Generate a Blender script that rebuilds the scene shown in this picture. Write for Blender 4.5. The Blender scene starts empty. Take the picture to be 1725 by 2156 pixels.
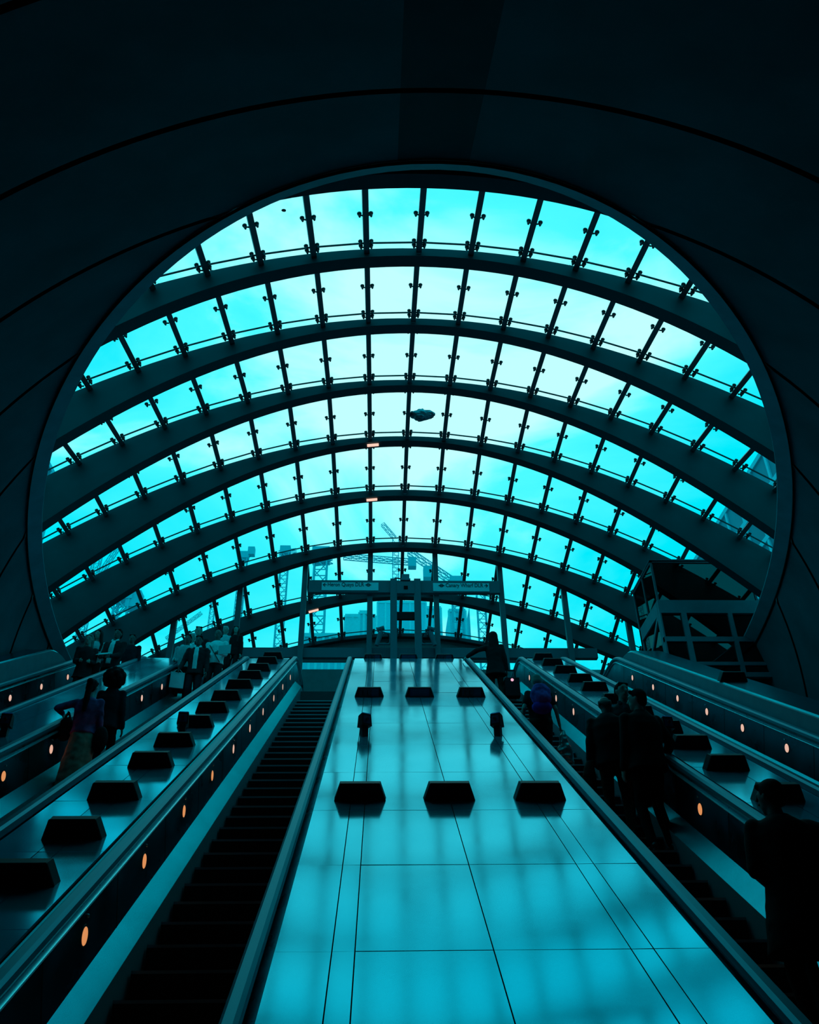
import bpy, bmesh, math, random
from mathutils import Vector, Matrix, noise
random.seed(7)
C = bpy.context.scene
COL = C.collection
PI = math.pi

# ------------------------------------------------------------------ camera
def cam_axes(pitch, yaw, roll):
    p, y, r = math.radians(pitch), math.radians(yaw), math.radians(roll)
    F = Vector((math.sin(y)*math.cos(p), math.cos(y)*math.cos(p), math.sin(p)))
    R = Vector((math.cos(y), -math.sin(y), 0)); U = R.cross(F)
    return R*math.cos(r)+U*math.sin(r), -R*math.sin(r)+U*math.cos(r), F
CR, CU, CF = cam_axes(33.42, 2.26, -0.81)
FPX = 1800.0
cd = bpy.data.cameras.new('camera'); cam = bpy.data.objects.new('camera', cd); COL.objects.link(cam)
cd.sensor_fit = 'HORIZONTAL'; cd.sensor_width = 36.0; cd.lens = 36.0*FPX/1725.0
cd.clip_start = 0.05; cd.clip_end = 2000
cam.matrix_world = Matrix(((CR.x, CU.x, -CF.x, 0), (CR.y, CU.y, -CF.y, 0), (CR.z, CU.z, -CF.z, 0), (0, 0, 0, 1)))
C.camera = cam
def ray(px, py): return CR*((px-862.5)/FPX)+CU*((1078-py)/FPX)+CF
def at(px, py, y): r = ray(px, py); return r*(y/r.y)
def at_x(px, py, x): r = ray(px, py); return r*(x/r.x)

# ------------------------------------------------------------------ exposure, sky
vs = C.view_settings
vs.view_transform = 'Standard'; vs.look = 'None'; vs.gamma = 1.0; vs.exposure = 0.0; vs.use_curve_mapping = False
W = bpy.data.worlds.new('sky'); C.world = W; W.use_nodes = True
nt = W.node_tree; nt.nodes.clear()
def N(t, kind, **kw):
    n = t.nodes.new(kind)
    for k, v in kw.items():
        if hasattr(n, k): setattr(n, k, v)
    return n
tc = N(nt, 'ShaderNodeTexCoord')
mp = N(nt, 'ShaderNodeMapping'); mp.inputs['Scale'].default_value = (1.0, 1.0, 2.2); mp.inputs['Rotation'].default_value = (0, 0.5, 0.3)
nz = N(nt, 'ShaderNodeTexNoise'); nz.inputs['Scale'].default_value = 2.3; nz.inputs['Detail'].default_value = 7; nz.inputs['Roughness'].default_value = .52; nz.inputs['Distortion'].default_value = .5
nt.links.new(tc.outputs['Generated'], mp.inputs['Vector']); nt.links.new(mp.outputs['Vector'], nz.inputs['Vector'])
# bright cloud bank ahead and above, clearer deeper sky to the sides and lower down
dt = N(nt, 'ShaderNodeVectorMath'); dt.operation = 'DOT_PRODUCT'; dt.inputs[1].default_value = (0.04, 0.64, 0.767)
nt.links.new(tc.outputs['Generated'], dt.inputs[0])
mr = N(nt, 'ShaderNodeMapRange'); mr.inputs['From Min'].default_value = .70; mr.inputs['From Max'].default_value = 1.0
mr.inputs['To Min'].default_value = 0.0; mr.inputs['To Max'].default_value = .90
nt.links.new(dt.outputs['Value'], mr.inputs['Value'])
mx = N(nt, 'ShaderNodeMath'); mx.operation = 'MULTIPLY_ADD'; mx.inputs[1].default_value = 1.75; mx.inputs[2].default_value = -.87
nt.links.new(nz.outputs['Fac'], mx.inputs[0])
ad = N(nt, 'ShaderNodeMath'); ad.operation = 'ADD'; nt.links.new(mr.outputs['Result'], ad.inputs[0]); nt.links.new(mx.outputs['Value'], ad.inputs[1])
cr = N(nt, 'ShaderNodeValToRGB')
el = cr.color_ramp.elements
el[0].position = 0.0; el[0].color = (0.0, .48, .62, 1)
el[1].position = 1.0; el[1].color = (.50, 1.0, 1.0, 1)
for p, c_ in ((.25, (.0, .62, .77, 1)), (.50, (.0, .77, .90, 1)), (.76, (.07, .90, .98, 1))):
    e = el.new(p); e.color = c_
nt.links.new(ad.outputs['Value'], cr.inputs['Fac'])
bg = N(nt, 'ShaderNodeBackground'); bg.inputs['Strength'].default_value = 1.13
wo = N(nt, 'ShaderNodeOutputWorld')
nt.links.new(cr.outputs['Color'], bg.inputs['Color']); nt.links.new(bg.outputs['Background'], wo.inputs['Surface'])

# ------------------------------------------------------------------ materials
def mat(name, col, rough=.6, metal=0.0, spec=.5, var=0.0, vscale=4.0, bump=0.0, bscale=60.0, stretch=(1, 1, 1), rvar=0.0, emit=None, es=1.0):
    m = bpy.data.materials.new(name); m.use_nodes = True
    t = m.node_tree; b = t.nodes['Principled BSDF']
    b.inputs['Base Color'].default_value = (*col, 1); b.inputs['Roughness'].default_value = rough
    b.inputs['Metallic'].default_value = metal; b.inputs['Specular IOR Level'].default_value = spec
    b.inputs['Specular Tint'].default_value = (.12, .92, 1.0, 1)
    co = N(t, 'ShaderNodeTexCoord'); ma = N(t, 'ShaderNodeMapping'); ma.inputs['Scale'].default_value = stretch
    t.links.new(co.outputs['Object'], ma.inputs['Vector'])
    n = N(t, 'ShaderNodeTexNoise'); n.inputs['Scale'].default_value = vscale; n.inputs['Detail'].default_value = 5
    t.links.new(ma.outputs['Vector'], n.inputs['Vector'])
    if var:
        r = N(t, 'ShaderNodeMapRange'); r.inputs['From Min'].default_value = .3; r.inputs['From Max'].default_value = .7
        r.inputs['To Min'].default_value = 1-var; r.inputs['To Max'].default_value = 1+var
        t.links.new(n.outputs['Fac'], r.inputs['Value'])
        v = N(t, 'ShaderNodeVectorMath'); v.operation = 'SCALE'; v.inputs[0].default_value = col
        t.links.new(r.outputs['Result'], v.inputs['Scale']); t.links.new(v.outputs['Vector'], b.inputs['Base Color'])
    if rvar:
        r = N(t, 'ShaderNodeMapRange'); r.inputs['To Min'].default_value = rough-rvar; r.inputs['To Max'].default_value = rough+rvar
        r.inputs['From Min'].default_value = .3; r.inputs['From Max'].default_value = .7
        t.links.new(n.outputs['Fac'], r.inputs['Value']); t.links.new(r.outputs['Result'], b.inputs['Roughness'])
    if bump:
        n2 = N(t, 'ShaderNodeTexNoise'); n2.inputs['Scale'].default_value = bscale; n2.inputs['Detail'].default_value = 4
        t.links.new(ma.outputs['Vector'], n2.inputs['Vector'])
        bp = N(t, 'ShaderNodeBump'); bp.inputs['Strength'].default_value = bump; bp.inputs['Distance'].default_value = .01
        t.links.new(n2.outputs['Fac'], bp.inputs['Height']); t.links.new(bp.outputs['Normal'], b.inputs['Normal'])
    if emit:
        b.inputs['Emission Color'].default_value = (*emit, 1); b.inputs['Emission Strength'].default_value = es
    return m
M = {}
M['concrete'] = mat('dark concrete', (.09, .12, .145), .75, spec=.25, var=.22, vscale=.9, bump=.25, bscale=14)
M['concrete_strip'] = mat('darker smooth panel', (.045, .052, .062), .75, spec=.2, var=.15, vscale=2)
M['groove'] = mat('black joint recess', (.006, .007, .008), .9, spec=.1)  # black colour deepens the shade inside recessed joints and gaps
M['lip'] = mat('painted lip', (.28, .38, .44), .6, spec=.3, var=.12, vscale=3)
M['arch'] = mat('dark painted steel arch', (.028, .042, .052), .5, spec=.4, var=.10, vscale=3)
M['purlin'] = mat('grey steel purlin', (.09, .14, .16), .45, spec=.4)
M['fitting'] = mat('dark cast steel', (.03, .04, .045), .4, spec=.4)
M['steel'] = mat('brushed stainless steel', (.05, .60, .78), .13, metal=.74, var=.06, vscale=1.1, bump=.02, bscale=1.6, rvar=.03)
M['steel_side'] = mat('dull stainless side panel', (.05, .15, .19), .30, metal=1.0, var=.25, vscale=2.0, rvar=.08)
M['steel_trim'] = mat('polished trim', (.6, .95, 1.0), .22, metal=.8)
M['skirt'] = mat('brushed skirt panel', (.04, .30, .38), .26, metal=1.0, var=.10, vscale=2.5)
M['rubber'] = mat('handrail rubber', (.015, .20, .26), .36, metal=.55, spec=.3)
M['step'] = mat('ribbed step metal', (.022, .027, .030), .5, metal=.5, spec=.4)
M['step_edge'] = mat('pale step edge', (.24, .42, .48), .4, metal=.4)  # paler than the treads; also on the skirts
M['floor'] = mat('dark floor', (.05, .06, .065), .5, spec=.3, var=.15)
M['black'] = mat('black enamel', (.010, .012, .014), .6, spec=.12)
M['black_side'] = mat('grooved black side', (.03, .038, .042), .55, spec=.3)
M['red'] = mat('red sign face', (.75, .035, .05), .5, spec=.2)
M['blue'] = mat('navy sign face', (.01, .05, .11), .5, spec=.2)
M['pale_print'] = mat('pale print', (.45, .55, .6), .6)
M['dim_print'] = mat('dim print', (.05, .08, .10), .6)
M['purple'] = mat('purple cap', (.5, .12, .55), .5)
M['sign'] = mat('pale sign face', (.70, .85, .90), .45)
M['ink'] = mat('sign lettering', (.01, .02, .04), .6)
M['frame'] = mat('dark frame', (.10, .15, .18), .5, spec=.4)
M['liftframe'] = mat('grey lift frame', (.15, .22, .26), .5, spec=.4, var=.1)
M['wall'] = mat('end wall', (.16, .20, .21), .6, var=.1)
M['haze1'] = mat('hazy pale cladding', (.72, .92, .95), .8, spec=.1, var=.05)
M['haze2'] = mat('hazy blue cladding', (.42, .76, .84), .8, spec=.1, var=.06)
M['crane'] = mat('hazy crane colour', (.36, .68, .76), .7, spec=.1)  # distance haze put into the colour, as in both claddings
M['lamp'] = mat('warm lamp disc', (.8, .5, .3), .5, emit=(.72, .26, .085), es=1.0)
M['lamp_pale'] = mat('pale lamp disc', (.8, .7, .7), .5, emit=(.78, .42, .30), es=1.0)
M['lamp_strip'] = mat('warm strip light', (.8, .6, .5), .5, emit=(1.0, .55, .42), es=1.1)
M['foil'] = mat('crumpled foil', (.60, .26, .30), .35, metal=.3, var=.8, vscale=9)
M['plaza'] = mat('plaza paving', (.10, .12, .13), .8, spec=.2)
def glass_mat(name, tint, refl, rough=.02):
    m = bpy.data.materials.new(name); m.use_nodes = True; t = m.node_tree; t.nodes.clear()
    o = N(t, 'ShaderNodeOutputMaterial'); tr = N(t, 'ShaderNodeBsdfTransparent'); tr.inputs['Color'].default_value = (*tint, 1)
    g = N(t, 'ShaderNodeBsdfGlossy'); g.inputs['Roughness'].default_value = rough
    x = N(t, 'ShaderNodeMixShader'); x.inputs['Fac'].default_value = refl
    t.links.new(tr.outputs[0], x.inputs[1]); t.links.new(g.outputs[0], x.inputs[2]); t.links.new(x.outputs[0], o.inputs['Surface'])
    return m
M['glass'] = glass_mat('roof glass', (.985, .99, .99), .03)
M['liftglass'] = glass_mat('dark lift glass', (.035, .05, .055), .10)
M['bagplastic'] = glass_mat('thin carrier plastic', (.4, .45, .45), .35, .35)
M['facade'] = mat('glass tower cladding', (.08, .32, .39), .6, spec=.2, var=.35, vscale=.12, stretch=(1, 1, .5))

# ------------------------------------------------------------------ mesh helpers
class MB:
    def __init__(s): s.v = []; s.f = []; s.m = []
    def add(s, vs_, fs, mi=0):
        o = len(s.v); s.v += [tuple(p) for p in vs_]; s.f += [tuple(i+o for i in f) for f in fs]; s.m += [mi]*len(fs); return s
    def box(s, a, b, mi=0):
        (x0, y0, z0), (x1, y1, z1) = a, b
        return s.hexa([(x0, y0, z0), (x1, y0, z0), (x1, y1, z0), (x0, y1, z0), (x0, y0, z1), (x1, y0, z1), (x1, y1, z1), (x0, y1, z1)], mi)
    def hexa(s, p, mi=0):
        return s.add(p, [(3, 2, 1, 0), (4, 5, 6, 7), (0, 1, 5, 4), (1, 2, 6, 5), (2, 3, 7, 6), (3, 0, 4, 7)], mi)
    def bar(s, p, q, w, h=None, up=Vector((0, 0, 1)), mi=0):
        p, q = Vector(p), Vector(q); h = h or w; d = (q-p).normalized()
        if abs(d.dot(up)) > .97: up = Vector((0, 1, 0))
        a = d.cross(up).normalized()*w/2; b = a.cross(d).normalized()*h/2
        return s.hexa([p-a-b, p+a-b, q+a-b, q-a-b, p-a+b, p+a+b, q+a+b, q-a+b], mi)
    def cyl(s, p, q, r0, r1=None, n=12, mi=0, caps=True):
        p, q = Vector(p), Vector(q); r1 = r0 if r1 is None else r1; d = (q-p).normalized()
        up = Vector((0, 0, 1)) if abs(d.z) < .9 else Vector((1, 0, 0))
        a = d.cross(up).normalized(); b = a.cross(d)
        vs_ = [c+(a*math.cos(2*PI*i/n)+b*math.sin(2*PI*i/n))*r for c, r in ((p, r0), (q, r1)) for i in range(n)]
        fs = [(i, (i+1) % n, n+(i+1) % n, n+i) for i in range(n)]
        if caps: fs += [tuple(range(n))[::-1], tuple(range(n, 2*n))]
        return s.add(vs_, fs, mi)
    def tube(s, pts, r, n=8, mi=0):
        for a, b in zip(pts, pts[1:]): s.cyl(a, b, r, r, n, mi)
        return s
    def ell(s, c, rad, rot=None, n=14, k=9, mi=0):
        c = Vector(c); vs_ = []; fs = []
        for j in range(k+1):
            th = PI*j/k
            for i in range(n):
                ph = 2*PI*i/n
                p = Vector((rad[0]*math.sin(th)*math.cos(ph), rad[1]*math.sin(th)*math.sin(ph), rad[2]*math.cos(th)))
                vs_.append(c+(rot @ p if rot else p))
        for j in range(k):
            for i in range(n): fs.append((j*n+i, (j+1)*n+i, (j+1)*n+(i+1) % n, j*n+(i+1) % n))
        return s.add(vs_, fs, mi)
    def cap(s, p, q, r0, r1, n=10):
        p, q = Vector(p), Vector(q)
        s.cyl(p, q, r0, r1, n); s.ell(p, (r0,)*3, n=n, k=6); s.ell(q, (r1,)*3, n=n, k=6); return s
    def loft(s, rings, n=20):      # rings: (centre, ax, ay) with vectors for the two half axes
        vs_ = []; fs = []
        for c, ax, ay in rings:
            for i in range(n):
                t = 2*PI*i/n; vs_.append(Vector(c)+Vector(ax)*math.cos(t)+Vector(ay)*math.sin(t))
        for j in range(len(rings)-1):
            for i in range(n): fs.append((j*n+i, j*n+(i+1) % n, (j+1)*n+(i+1) % n, (j+1)*n+i))
        fs += [tuple(range(n))[::-1], tuple(range((len(rings)-1)*n, len(rings)*n))]
        return s.add(vs_, fs)
    def prof(s, pts, mi=0):        # extruded polygon between two parallel rings: pts=(ringA, ringB)
        A_, B_ = pts; n = len(A_)
        return s.add(list(A_)+list(B_), [(i, (i+1) % n, n+(i+1) % n, n+i) for i in range(n)]+[tuple(range(n))[::-1], tuple(range(n, 2*n))], mi)
ORG = {}
def link(name, me, parent=None, loc=(0, 0, 0)):
    o = bpy.data.objects.new(name, me); COL.objects.link(o); o.location = loc
    if parent: o.parent = parent
    return o
def build(name, mb, mats, parent=None, smooth=False, origin=None):
    """world-space mesh -> object; origin at the thing's own base, or at its parent's origin"""
    if not isinstance(mats, (list, tuple)): mats = [mats]
    if parent is not None: base = ORG[parent.name]
    elif origin is not None: base = Vector(origin)
    else:
        xs = [p[0] for p in mb.v]; ys = [p[1] for p in mb.v]; zs = [p[2] for p in mb.v]
        base = Vector(((min(xs)+max(xs))/2, (min(ys)+max(ys))/2, min(zs)))
    me = bpy.data.meshes.new(name)
    me.from_pydata([(p[0]-base.x, p[1]-base.y, p[2]-base.z) for p in mb.v], [], mb.f)
    for m in mats: me.materials.append(m)
    if len(mats) > 1: me.polygons.foreach_set('material_index', mb.m)
    bm = bmesh.new(); bm.from_mesh(me); bmesh.ops.recalc_face_normals(bm, faces=bm.faces); bm.to_mesh(me); bm.free()
    if smooth: me.polygons.foreach_set('use_smooth', [True]*len(me.polygons))
    me.update()
    o = link(name, me, parent, (0, 0, 0) if parent is not None else base)
    ORG[o.name] = base
    return o
def tag(o, label=None, cat=None, group=None, kind=None):
    if label: o['label'] = label
    if cat: o['category'] = cat
    if group: o['group'] = group
    if kind: o['kind'] = kind
    return o
def thing(name, loc, label, cat, group=None, kind=None):
    o = bpy.data.objects.new(name, None); COL.objects.link(o); o.location = loc; o.empty_display_size = .2
    ORG[o.name] = Vector(loc); return tag(o, label, cat, group, kind)
def dup(root, loc, label=None):
    r = root.copy(); COL.objects.link(r); r.location = loc; ORG[r.name] = Vector(loc)
    if label: r['label'] = label
    for ch in list(root.children):
        c = ch.copy(); COL.objects.link(c); c.parent = r
        for g in list(ch.children):
            d = g.copy(); COL.objects.link(d); d.parent = c
    return r

# ------------------------------------------------------------------ incline frame: u up the slope, w square to it, 0 = deck plane
CT, ST = math.cos(PI/6), math.sin(PI/6)
HD = 2.35
def I(x, u, w=0.0): v = w-HD; return Vector((x, u*CT-v*ST, u*ST+v*CT))
U0, U1 = -7.0, 21.25
PATH = []                              # (y, z, ny, nz)
for i in range(9):
    p = I(0, U0+(U1-U0)*i/8); PATH.append((p.y, p.z, -ST, CT))
_c = I(0, U1, -1.5)
for i in range(1, 9):
    a = math.radians(30*(1-i/8)); PATH.append((_c.y-1.5*math.sin(a), _c.z+1.5*math.cos(a), -math.sin(a), math.cos(a)))
YT, ZT = PATH[-1][0], PATH[-1][1]
YE = 21.5
PATH.append((YE, ZT, 0, 1))
ZF = ZT-.90                            # landing floor
ZG = 8.8                               # plaza level
def mkpath(u1):
    p_ = []
    for i in range(9):
        p = I(0, U0+(u1-U0)*i/8); p_.append((p.y, p.z, -ST, CT))
    c0 = I(0, u1, -1.5)
    for i in range(1, 9):
        a = math.radians(30*(1-i/8)); p_.append((c0.y-1.5*math.sin(a), c0.z+1.5*math.cos(a), -math.sin(a), math.cos(a)))
    p_.append((YE, p_[-1][1], 0, 1)); return p_
def sweep(mb, prof, path=PATH, mi=0, closed=True):
    """prof: [(x, d)]"""
    n = len(prof); vs_ = []; fs = []
    for (y, z, ny, nz_) in path:
        for (x, d) in prof: vs_.append((x, y+ny*d, z+nz_*d))
    for j in range(len(path)-1):
        for i in range(n if closed else n-1):
            fs.append((j*n+i, j*n+(i+1) % n, (j+1)*n+(i+1) % n, (j+1)*n+i))
    if closed: fs += [tuple(range(n))[::-1], tuple(range((len(path)-1)*n, len(path)*n))]
    return mb.add(vs_, fs, mi)
NEWEL = [(YE+.42*math.sin(a), ZT-.42+.42*math.cos(a), math.sin(a), math.cos(a)) for a in [PI*i/10 for i in range(1, 11)]]
EXC = dict(a=-1.43, b=-3.99, c=-6.52, d=2.84, e=5.27)

# ------------------------------------------------------------------ the vault (inclined barrel cut level at plaza height)
VR, VX, VV = 8.93, .64, -4.38          # radius, axis x, axis v
def vr(th): return VR+.09*max(math.cos(th), 0)**8
def vault_pt(th, u, dr=0.0):             # th from -90 (left) to +90 (right), 0 top
    r = vr(th)+dr
    return Vector((VX+r*math.sin(th), 0, 0))+Vector((0, u*CT-(VV+r*math.cos(th))*ST, u*ST+(VV+r*math.cos(th))*CT))
def u_cut(th):
    r = vr(th); return (ZG-CT*(VV+r*math.cos(th)))/ST
NTH = 120
TH0, TH1 = math.radians(-93), math.radians(93)
ths = [TH0+(TH1-TH0)*i/NTH for i in range(NTH+1)]
RINGS = [8.12+2.14*k for k in range(-7, 8)]
mb = MB(); gv = MB(); sv = MB()
S0 = math.asin((.16-VX)/VR); S1 = math.asin((.98-VX)/VR)
ths2 = sorted(ths+[S0, S1])
edges = [-8.0]+RINGS+[60]
G = .045
for a, b in zip(edges, edges[1:]):
    a2 = a+(G if a > -8 else 0); b2 = b-G
    for t0, t1 in zip(ths2, ths2[1:]):
        c0, c1 = u_cut(t0), u_cut(t1)
        tgt = sv if (t0 > S0-1e-6 and t1 < S1+1e-6) else mb
        if a2 < min(c0, c1):
            q0, q1 = min(b2, c0), min(b2, c1)
            tgt.add([vault_pt(t0, a2), vault_pt(t1, a2), vault_pt(t1, q1), vault_pt(t0, q0)], [(0, 1, 2, 3)])
        elif a2 < max(c0, c1) - .01:
            q0, q1 = max(a2, min(b2, c0)), max(a2, min(b2, c1))
            tgt.add([vault_pt(t0, min(a2, q0)), vault_pt(t1, min(a2, q1)), vault_pt(t1, q1), vault_pt(t0, q0)], [(0, 1, 2, 3)])
        # recessed joint behind the gap
        if b < 50 and b-G < max(c0, c1):
            k0, k1 = min(b+G, c0+.02), min(b+G, c1+.02)
            l0, l1 = min(b-G, k0), min(b-G, k1)
            R2 = .14
            gv.add([vault_pt(t0, l0, R2), vault_pt(t1, l1, R2), vault_pt(t1, k1, R2), vault_pt(t0, k0, R2),
                    vault_pt(t0, l0), vault_pt(t1, l1), vault_pt(t1, k1), vault_pt(t0, k0)],
                   [(0, 1, 2, 3), (0, 1, 5, 4), (3, 2, 6, 7)])
tag(build('ceiling', mb, M['concrete'], smooth=True), kind='structure')
tag(build('trim_1', gv, M['groove']), kind='structure')
tag(build('trim_2', sv, M['concrete_strip'], smooth=True), kind='structure')
# outer shell so that no daylight leaks through the joints, and the plaza slab around the opening
mb = MB()
def half_w(y):
    v = CT*ZG-ST*y; w = 2.0
    for _ in range(40):
        r = vr(math.atan2(w, v-VV)); q = r*r-(v-VV)**2; w = .5*w+.5*math.sqrt(max(q, 0))
    return w if w > .02 else 0
Y_AP = (CT*ZG-(VV+VR+.09))/ST
hole = []
for i in range(0, 61):
    y = Y_AP+(26.6-Y_AP)*(i/60)**1.8
    w = half_w(y) if y < 23.9 else VR
    hole.append((w, y))
BIGR = 60
for (w0, y0), (w1, y1) in zip(hole, hole[1:]):
    for s in (-1, 1):
        mb.add([(VX+s*w0, y0, ZG), (VX+s*BIGR, y0, ZG), (VX+s*BIGR, y1, ZG), (VX+s*w1, y1, ZG)], [(0, 1, 2, 3)])
        mb.add([(VX+s*w0, y0, ZG+.25), (VX+s*BIGR, y0, ZG+.25), (VX+s*BIGR, y1, ZG+.25), (VX+s*w1, y1, ZG+.25)], [(0, 1, 2, 3)])
for z in (ZG, ZG+.25):
    mb.add([(VX-BIGR, -30, z), (VX+BIGR, -30, z), (VX+BIGR, Y_AP, z), (VX-BIGR, Y_AP, z)], [(0, 1, 2, 3)])
    mb.add([(VX-BIGR, 26.6, z), (VX+BIGR, 26.6, z), (VX+BIGR, 200, z), (VX-BIGR, 200, z)], [(0, 1, 2, 3)])
tag(build('floor_plaza', mb, M['plaza']), kind='structure')
# lip ring round the opening
def lip(off_in, z0, z1, off_out, mat_, name, rise=0.0):
    m = MB(); prev = None
    pts = [(-w, y) for w, y in hole[::-1]]+[(w, y) for w, y in hole[1:]]
    n = len(pts); ring = []
    for i, (x, y) in enumerate(pts):
        a = pts[max(0, i-1)]; b = pts[min(n-1, i+1)]
        tx, ty = b[0]-a[0], b[1]-a[1]; l = math.hypot(tx, ty) or 1; nx, ny = ty/l, -tx/l     # outward: away from hole centre
        if nx*x + ny*(y-20) < 0: nx, ny = -nx, -ny
        ring.append([(VX+x-nx*off_in, y-ny*off_in, z0), (VX+x+nx*off_out, y+ny*off_out, z0), (VX+x+nx*off_out, y+ny*off_out, z1), (VX+x-nx*off_in, y-ny*off_in, z1)]); ring[-1][0] = (VX+x-nx*off_in, y-ny*off_in, z0+rise)
    for a, b in zip(ring, ring[1:]):
        m.add(a+b, [(0, 1, 5, 4), (1, 2, 6, 5), (2, 3, 7, 6), (3, 0, 4, 7)])
    return tag(build(name, m, mat_, smooth=False), kind='structure')
lip(.24, ZG-.01, ZG+.19, .0, M['lip'], 'trim_3', .17)
lip(.02, ZG-.05, ZG-.012, .0, M['groove'], 'trim_4')

# closing walls and floors of the tunnel
mb = MB(); pts = [vault_pt(t, -8.0) for t in ths]; mb.add(pts, [tuple(range(len(pts)))])  # unseen end wall, added to keep sky light out behind the camera
tag(build('light_stop_back', mb, M['concrete']), kind='structure')
mb = MB()
xl, xr = VX-VR+.02, VX+VR-.02
mb.add([I(xl, -8, -1.85), I(xr, -8, -1.85), I(xr, 22.2, -1.85), I(xl, 22.2, -1.85)], [(0, 1, 2, 3)])
tag(build('floor', mb, M['floor']), kind='structure')
mb = MB(); mb.box((xl, 19.95, ZF-.25), (xr, 26.7, ZF))
tag(build('floor_landing', mb, M['floor']), kind='structure')
mb = MB()
for s in (-1, 1): mb.box((VX+s*(VR+.0)-.1, 20.0, ZF-.25), (VX+s*VR+.1, 26.7, ZG+.3))
tag(build('wall_landing', mb, M['concrete']), kind='structure')

# ------------------------------------------------------------------ glass canopy
X0 = .66; SP = .955
_XJ = [0, .98, 1.96, 2.92, 3.86, 4.79, 5.69, 6.58, 7.44, 8.24, 9.0, 9.72, 10.4, 11.05, 11.7]
def XJ(j): return math.copysign(_XJ[abs(j)], j)
# near plane y, outer apex, a, b ; far plane y, inner apex, a, b
AR = [((8.30, 12.05, .0640, .0008), (8.56, 11.872, .06638, .00081)),
      ((10.60, 12.90, .05055, -.0000718), (10.86, 12.698, .06522, .0002069)),
      ((13.16, 13.731, .04977, -.0000476), (13.42, 13.535, .06686, .000013)),
      ((15.50, 14.070, .04603, -.0000029), (15.76, 13.896, .06605, -.0000156)),
      ((17.71, 14.092, .04655, -.0000313), (17.97, 13.945, .06779, -.0000685)),
      ((19.85, 13.864, .04375, -.0000207), (20.11, 13.660, .06020, -.0000354)),
      ((22.08, 13.495, .04015, -.0000061), (22.34, 13.295, .05771, -.0000581)),
      ((24.23, 12.950, .03625, .0000351), (24.49, 12.771, .0600, -.00030)),
      ((26.40, 12.52, .0390, .00002), (26.60, 12.40, .0390, .00002))]
def pz(p, x): return p[1]-p[2]*x*x-p[3]*x**4
def zo(k, x): return pz(AR[k][0], x)
FG = {0: (8.56, 12.25, .044, 0), 1: (10.86, 13.22, .04977, -.0000476)}     # glass height on the far side of an arch where it steps up
def zf(k, x): return pz(FG[k], x) if k in FG else zo(k, x)
def inside_opening(P):
    """does the sight line from the photographer to P pass through the level opening"""
    q = P*(ZG/P.z)
    return q.y > Y_AP and abs(q.x-VX) < (half_w(q.y) if q.y < 23.9 else VR)+.25
def on_frame(P, m=40):
    d = P.dot(CF)
    if d <= 0: return False
    x = 862.5+FPX*P.dot(CR)/d; y = 1078-FPX*P.dot(CU)/d
    return -m < x < 1725+m and -m < y < 2156+m
names = ['topmost, along the top rim of the opening', 'second from the top of the picture', 'third from the top of the picture', 'fourth from the top, just above the crumpled foil',
         'fifth from the top, just below the crumpled foil', 'sixth from the top, between the foil and the signs', 'meeting the tops of the slim posts', 'passing behind the direction signs', 'lowest and farthest, above the end wall']
arches = []
for k, (o_, i_) in enumerate(AR):
    mb = MB(); rows = []
    x = -12.6
    while x <= 12.61:
        zt = pz(o_, x)
        if zt > ZG+.0:
            zb = max(pz(i_, x), ZG+.02) if pz(i_, x) < zt else zt-.05
            zb = min(zb, zt-.04)
            rows.append([(X0+x, o_[0], zt), (X0+x, i_[0], max(zf(k, x), zt)), (X0+x, i_[0], zb), (X0+x, o_[0], min(zb+.0, zt))])
        x += .3
    vs_ = [p for r in rows for p in r]; fs = []
    for j in range(len(rows)-1):
        for i in range(4): fs.append((4*j+i, 4*j+(i+1) % 4, 4*j+4+(i+1) % 4, 4*j+4+i))
    fs += [(0, 1, 2, 3), tuple(4*(len(rows)-1)+i for i in (3, 2, 1, 0))]
    mb.add(vs_, fs)
    A_ = thing('roof_arch', (X0, o_[0], ZG+.25), 'dark steel roof arch, '+names[k], 'arch', 'arches of the glass roof')
    build('beam', mb, M['arch'], A_)
    if 0 < k < 8:
        m2 = MB(); ym = (o_[0]+i_[0])/2; z = pz(i_, 0)
        m2.cyl((X0, o_[0]-.012, z+.085), (X0, o_[0], z+.085), .045, n=16)
        build('cover_disc', m2, M['liftframe'], A_)
    arches.append(A_)
def strip(k, x, L):
    m2 = MB(); p = AR[k][1]; a = Vector((X0+x-L/2, AR[k][0][0]+.10, pz(p, x-L/2)-.03)); b = Vector((X0+x+L/2, AR[k][0][0]+.10, pz(p, x+L/2)-.03))
    m2.bar(a, b, .07, .04)
    tag(build('strip_light', m2, M['lamp_strip'], arches[k]), 'glowing warm strip light')
strip(4, (782-852)/FPX*23.0, .30); strip(5, (782-850)/FPX*24.6, .30); strip(7, (660-845)/FPX*27.0, .30)

# near hood between the level opening and the first arch
mb = MB(); n = 40
ell_pts = [(-w, y) for w, y in hole[::-1] if y < 9.3]+[(w, y) for w, y in hole[1:] if y < 9.3]
lo = []; hi = []
tot = len(ell_pts)
for i in range(n+1):
    f = i/n; j = f*(tot-1); a = int(j); b = min(a+1, tot-1); g = j-a
    x = ell_pts[a][0]*(1-g)+ell_pts[b][0]*g; y = ell_pts[a][1]*(1-g)+ell_pts[b][1]*g
    lo.append(Vector((VX+x*1.0, y-.02, ZG+.1)))
    xx = -7.0+14.0*f
    hi.append(Vector((X0+xx, AR[0][0][0]+.02, max(zo(0, xx)-.0, ZG+.1))))
for i in range(n):
    mb.add([lo[i], lo[i+1], hi[i+1], hi[i]], [(0, 1, 2, 3)])
tag(build('ceiling_hood', mb, M['concrete']), kind='structure')
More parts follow.
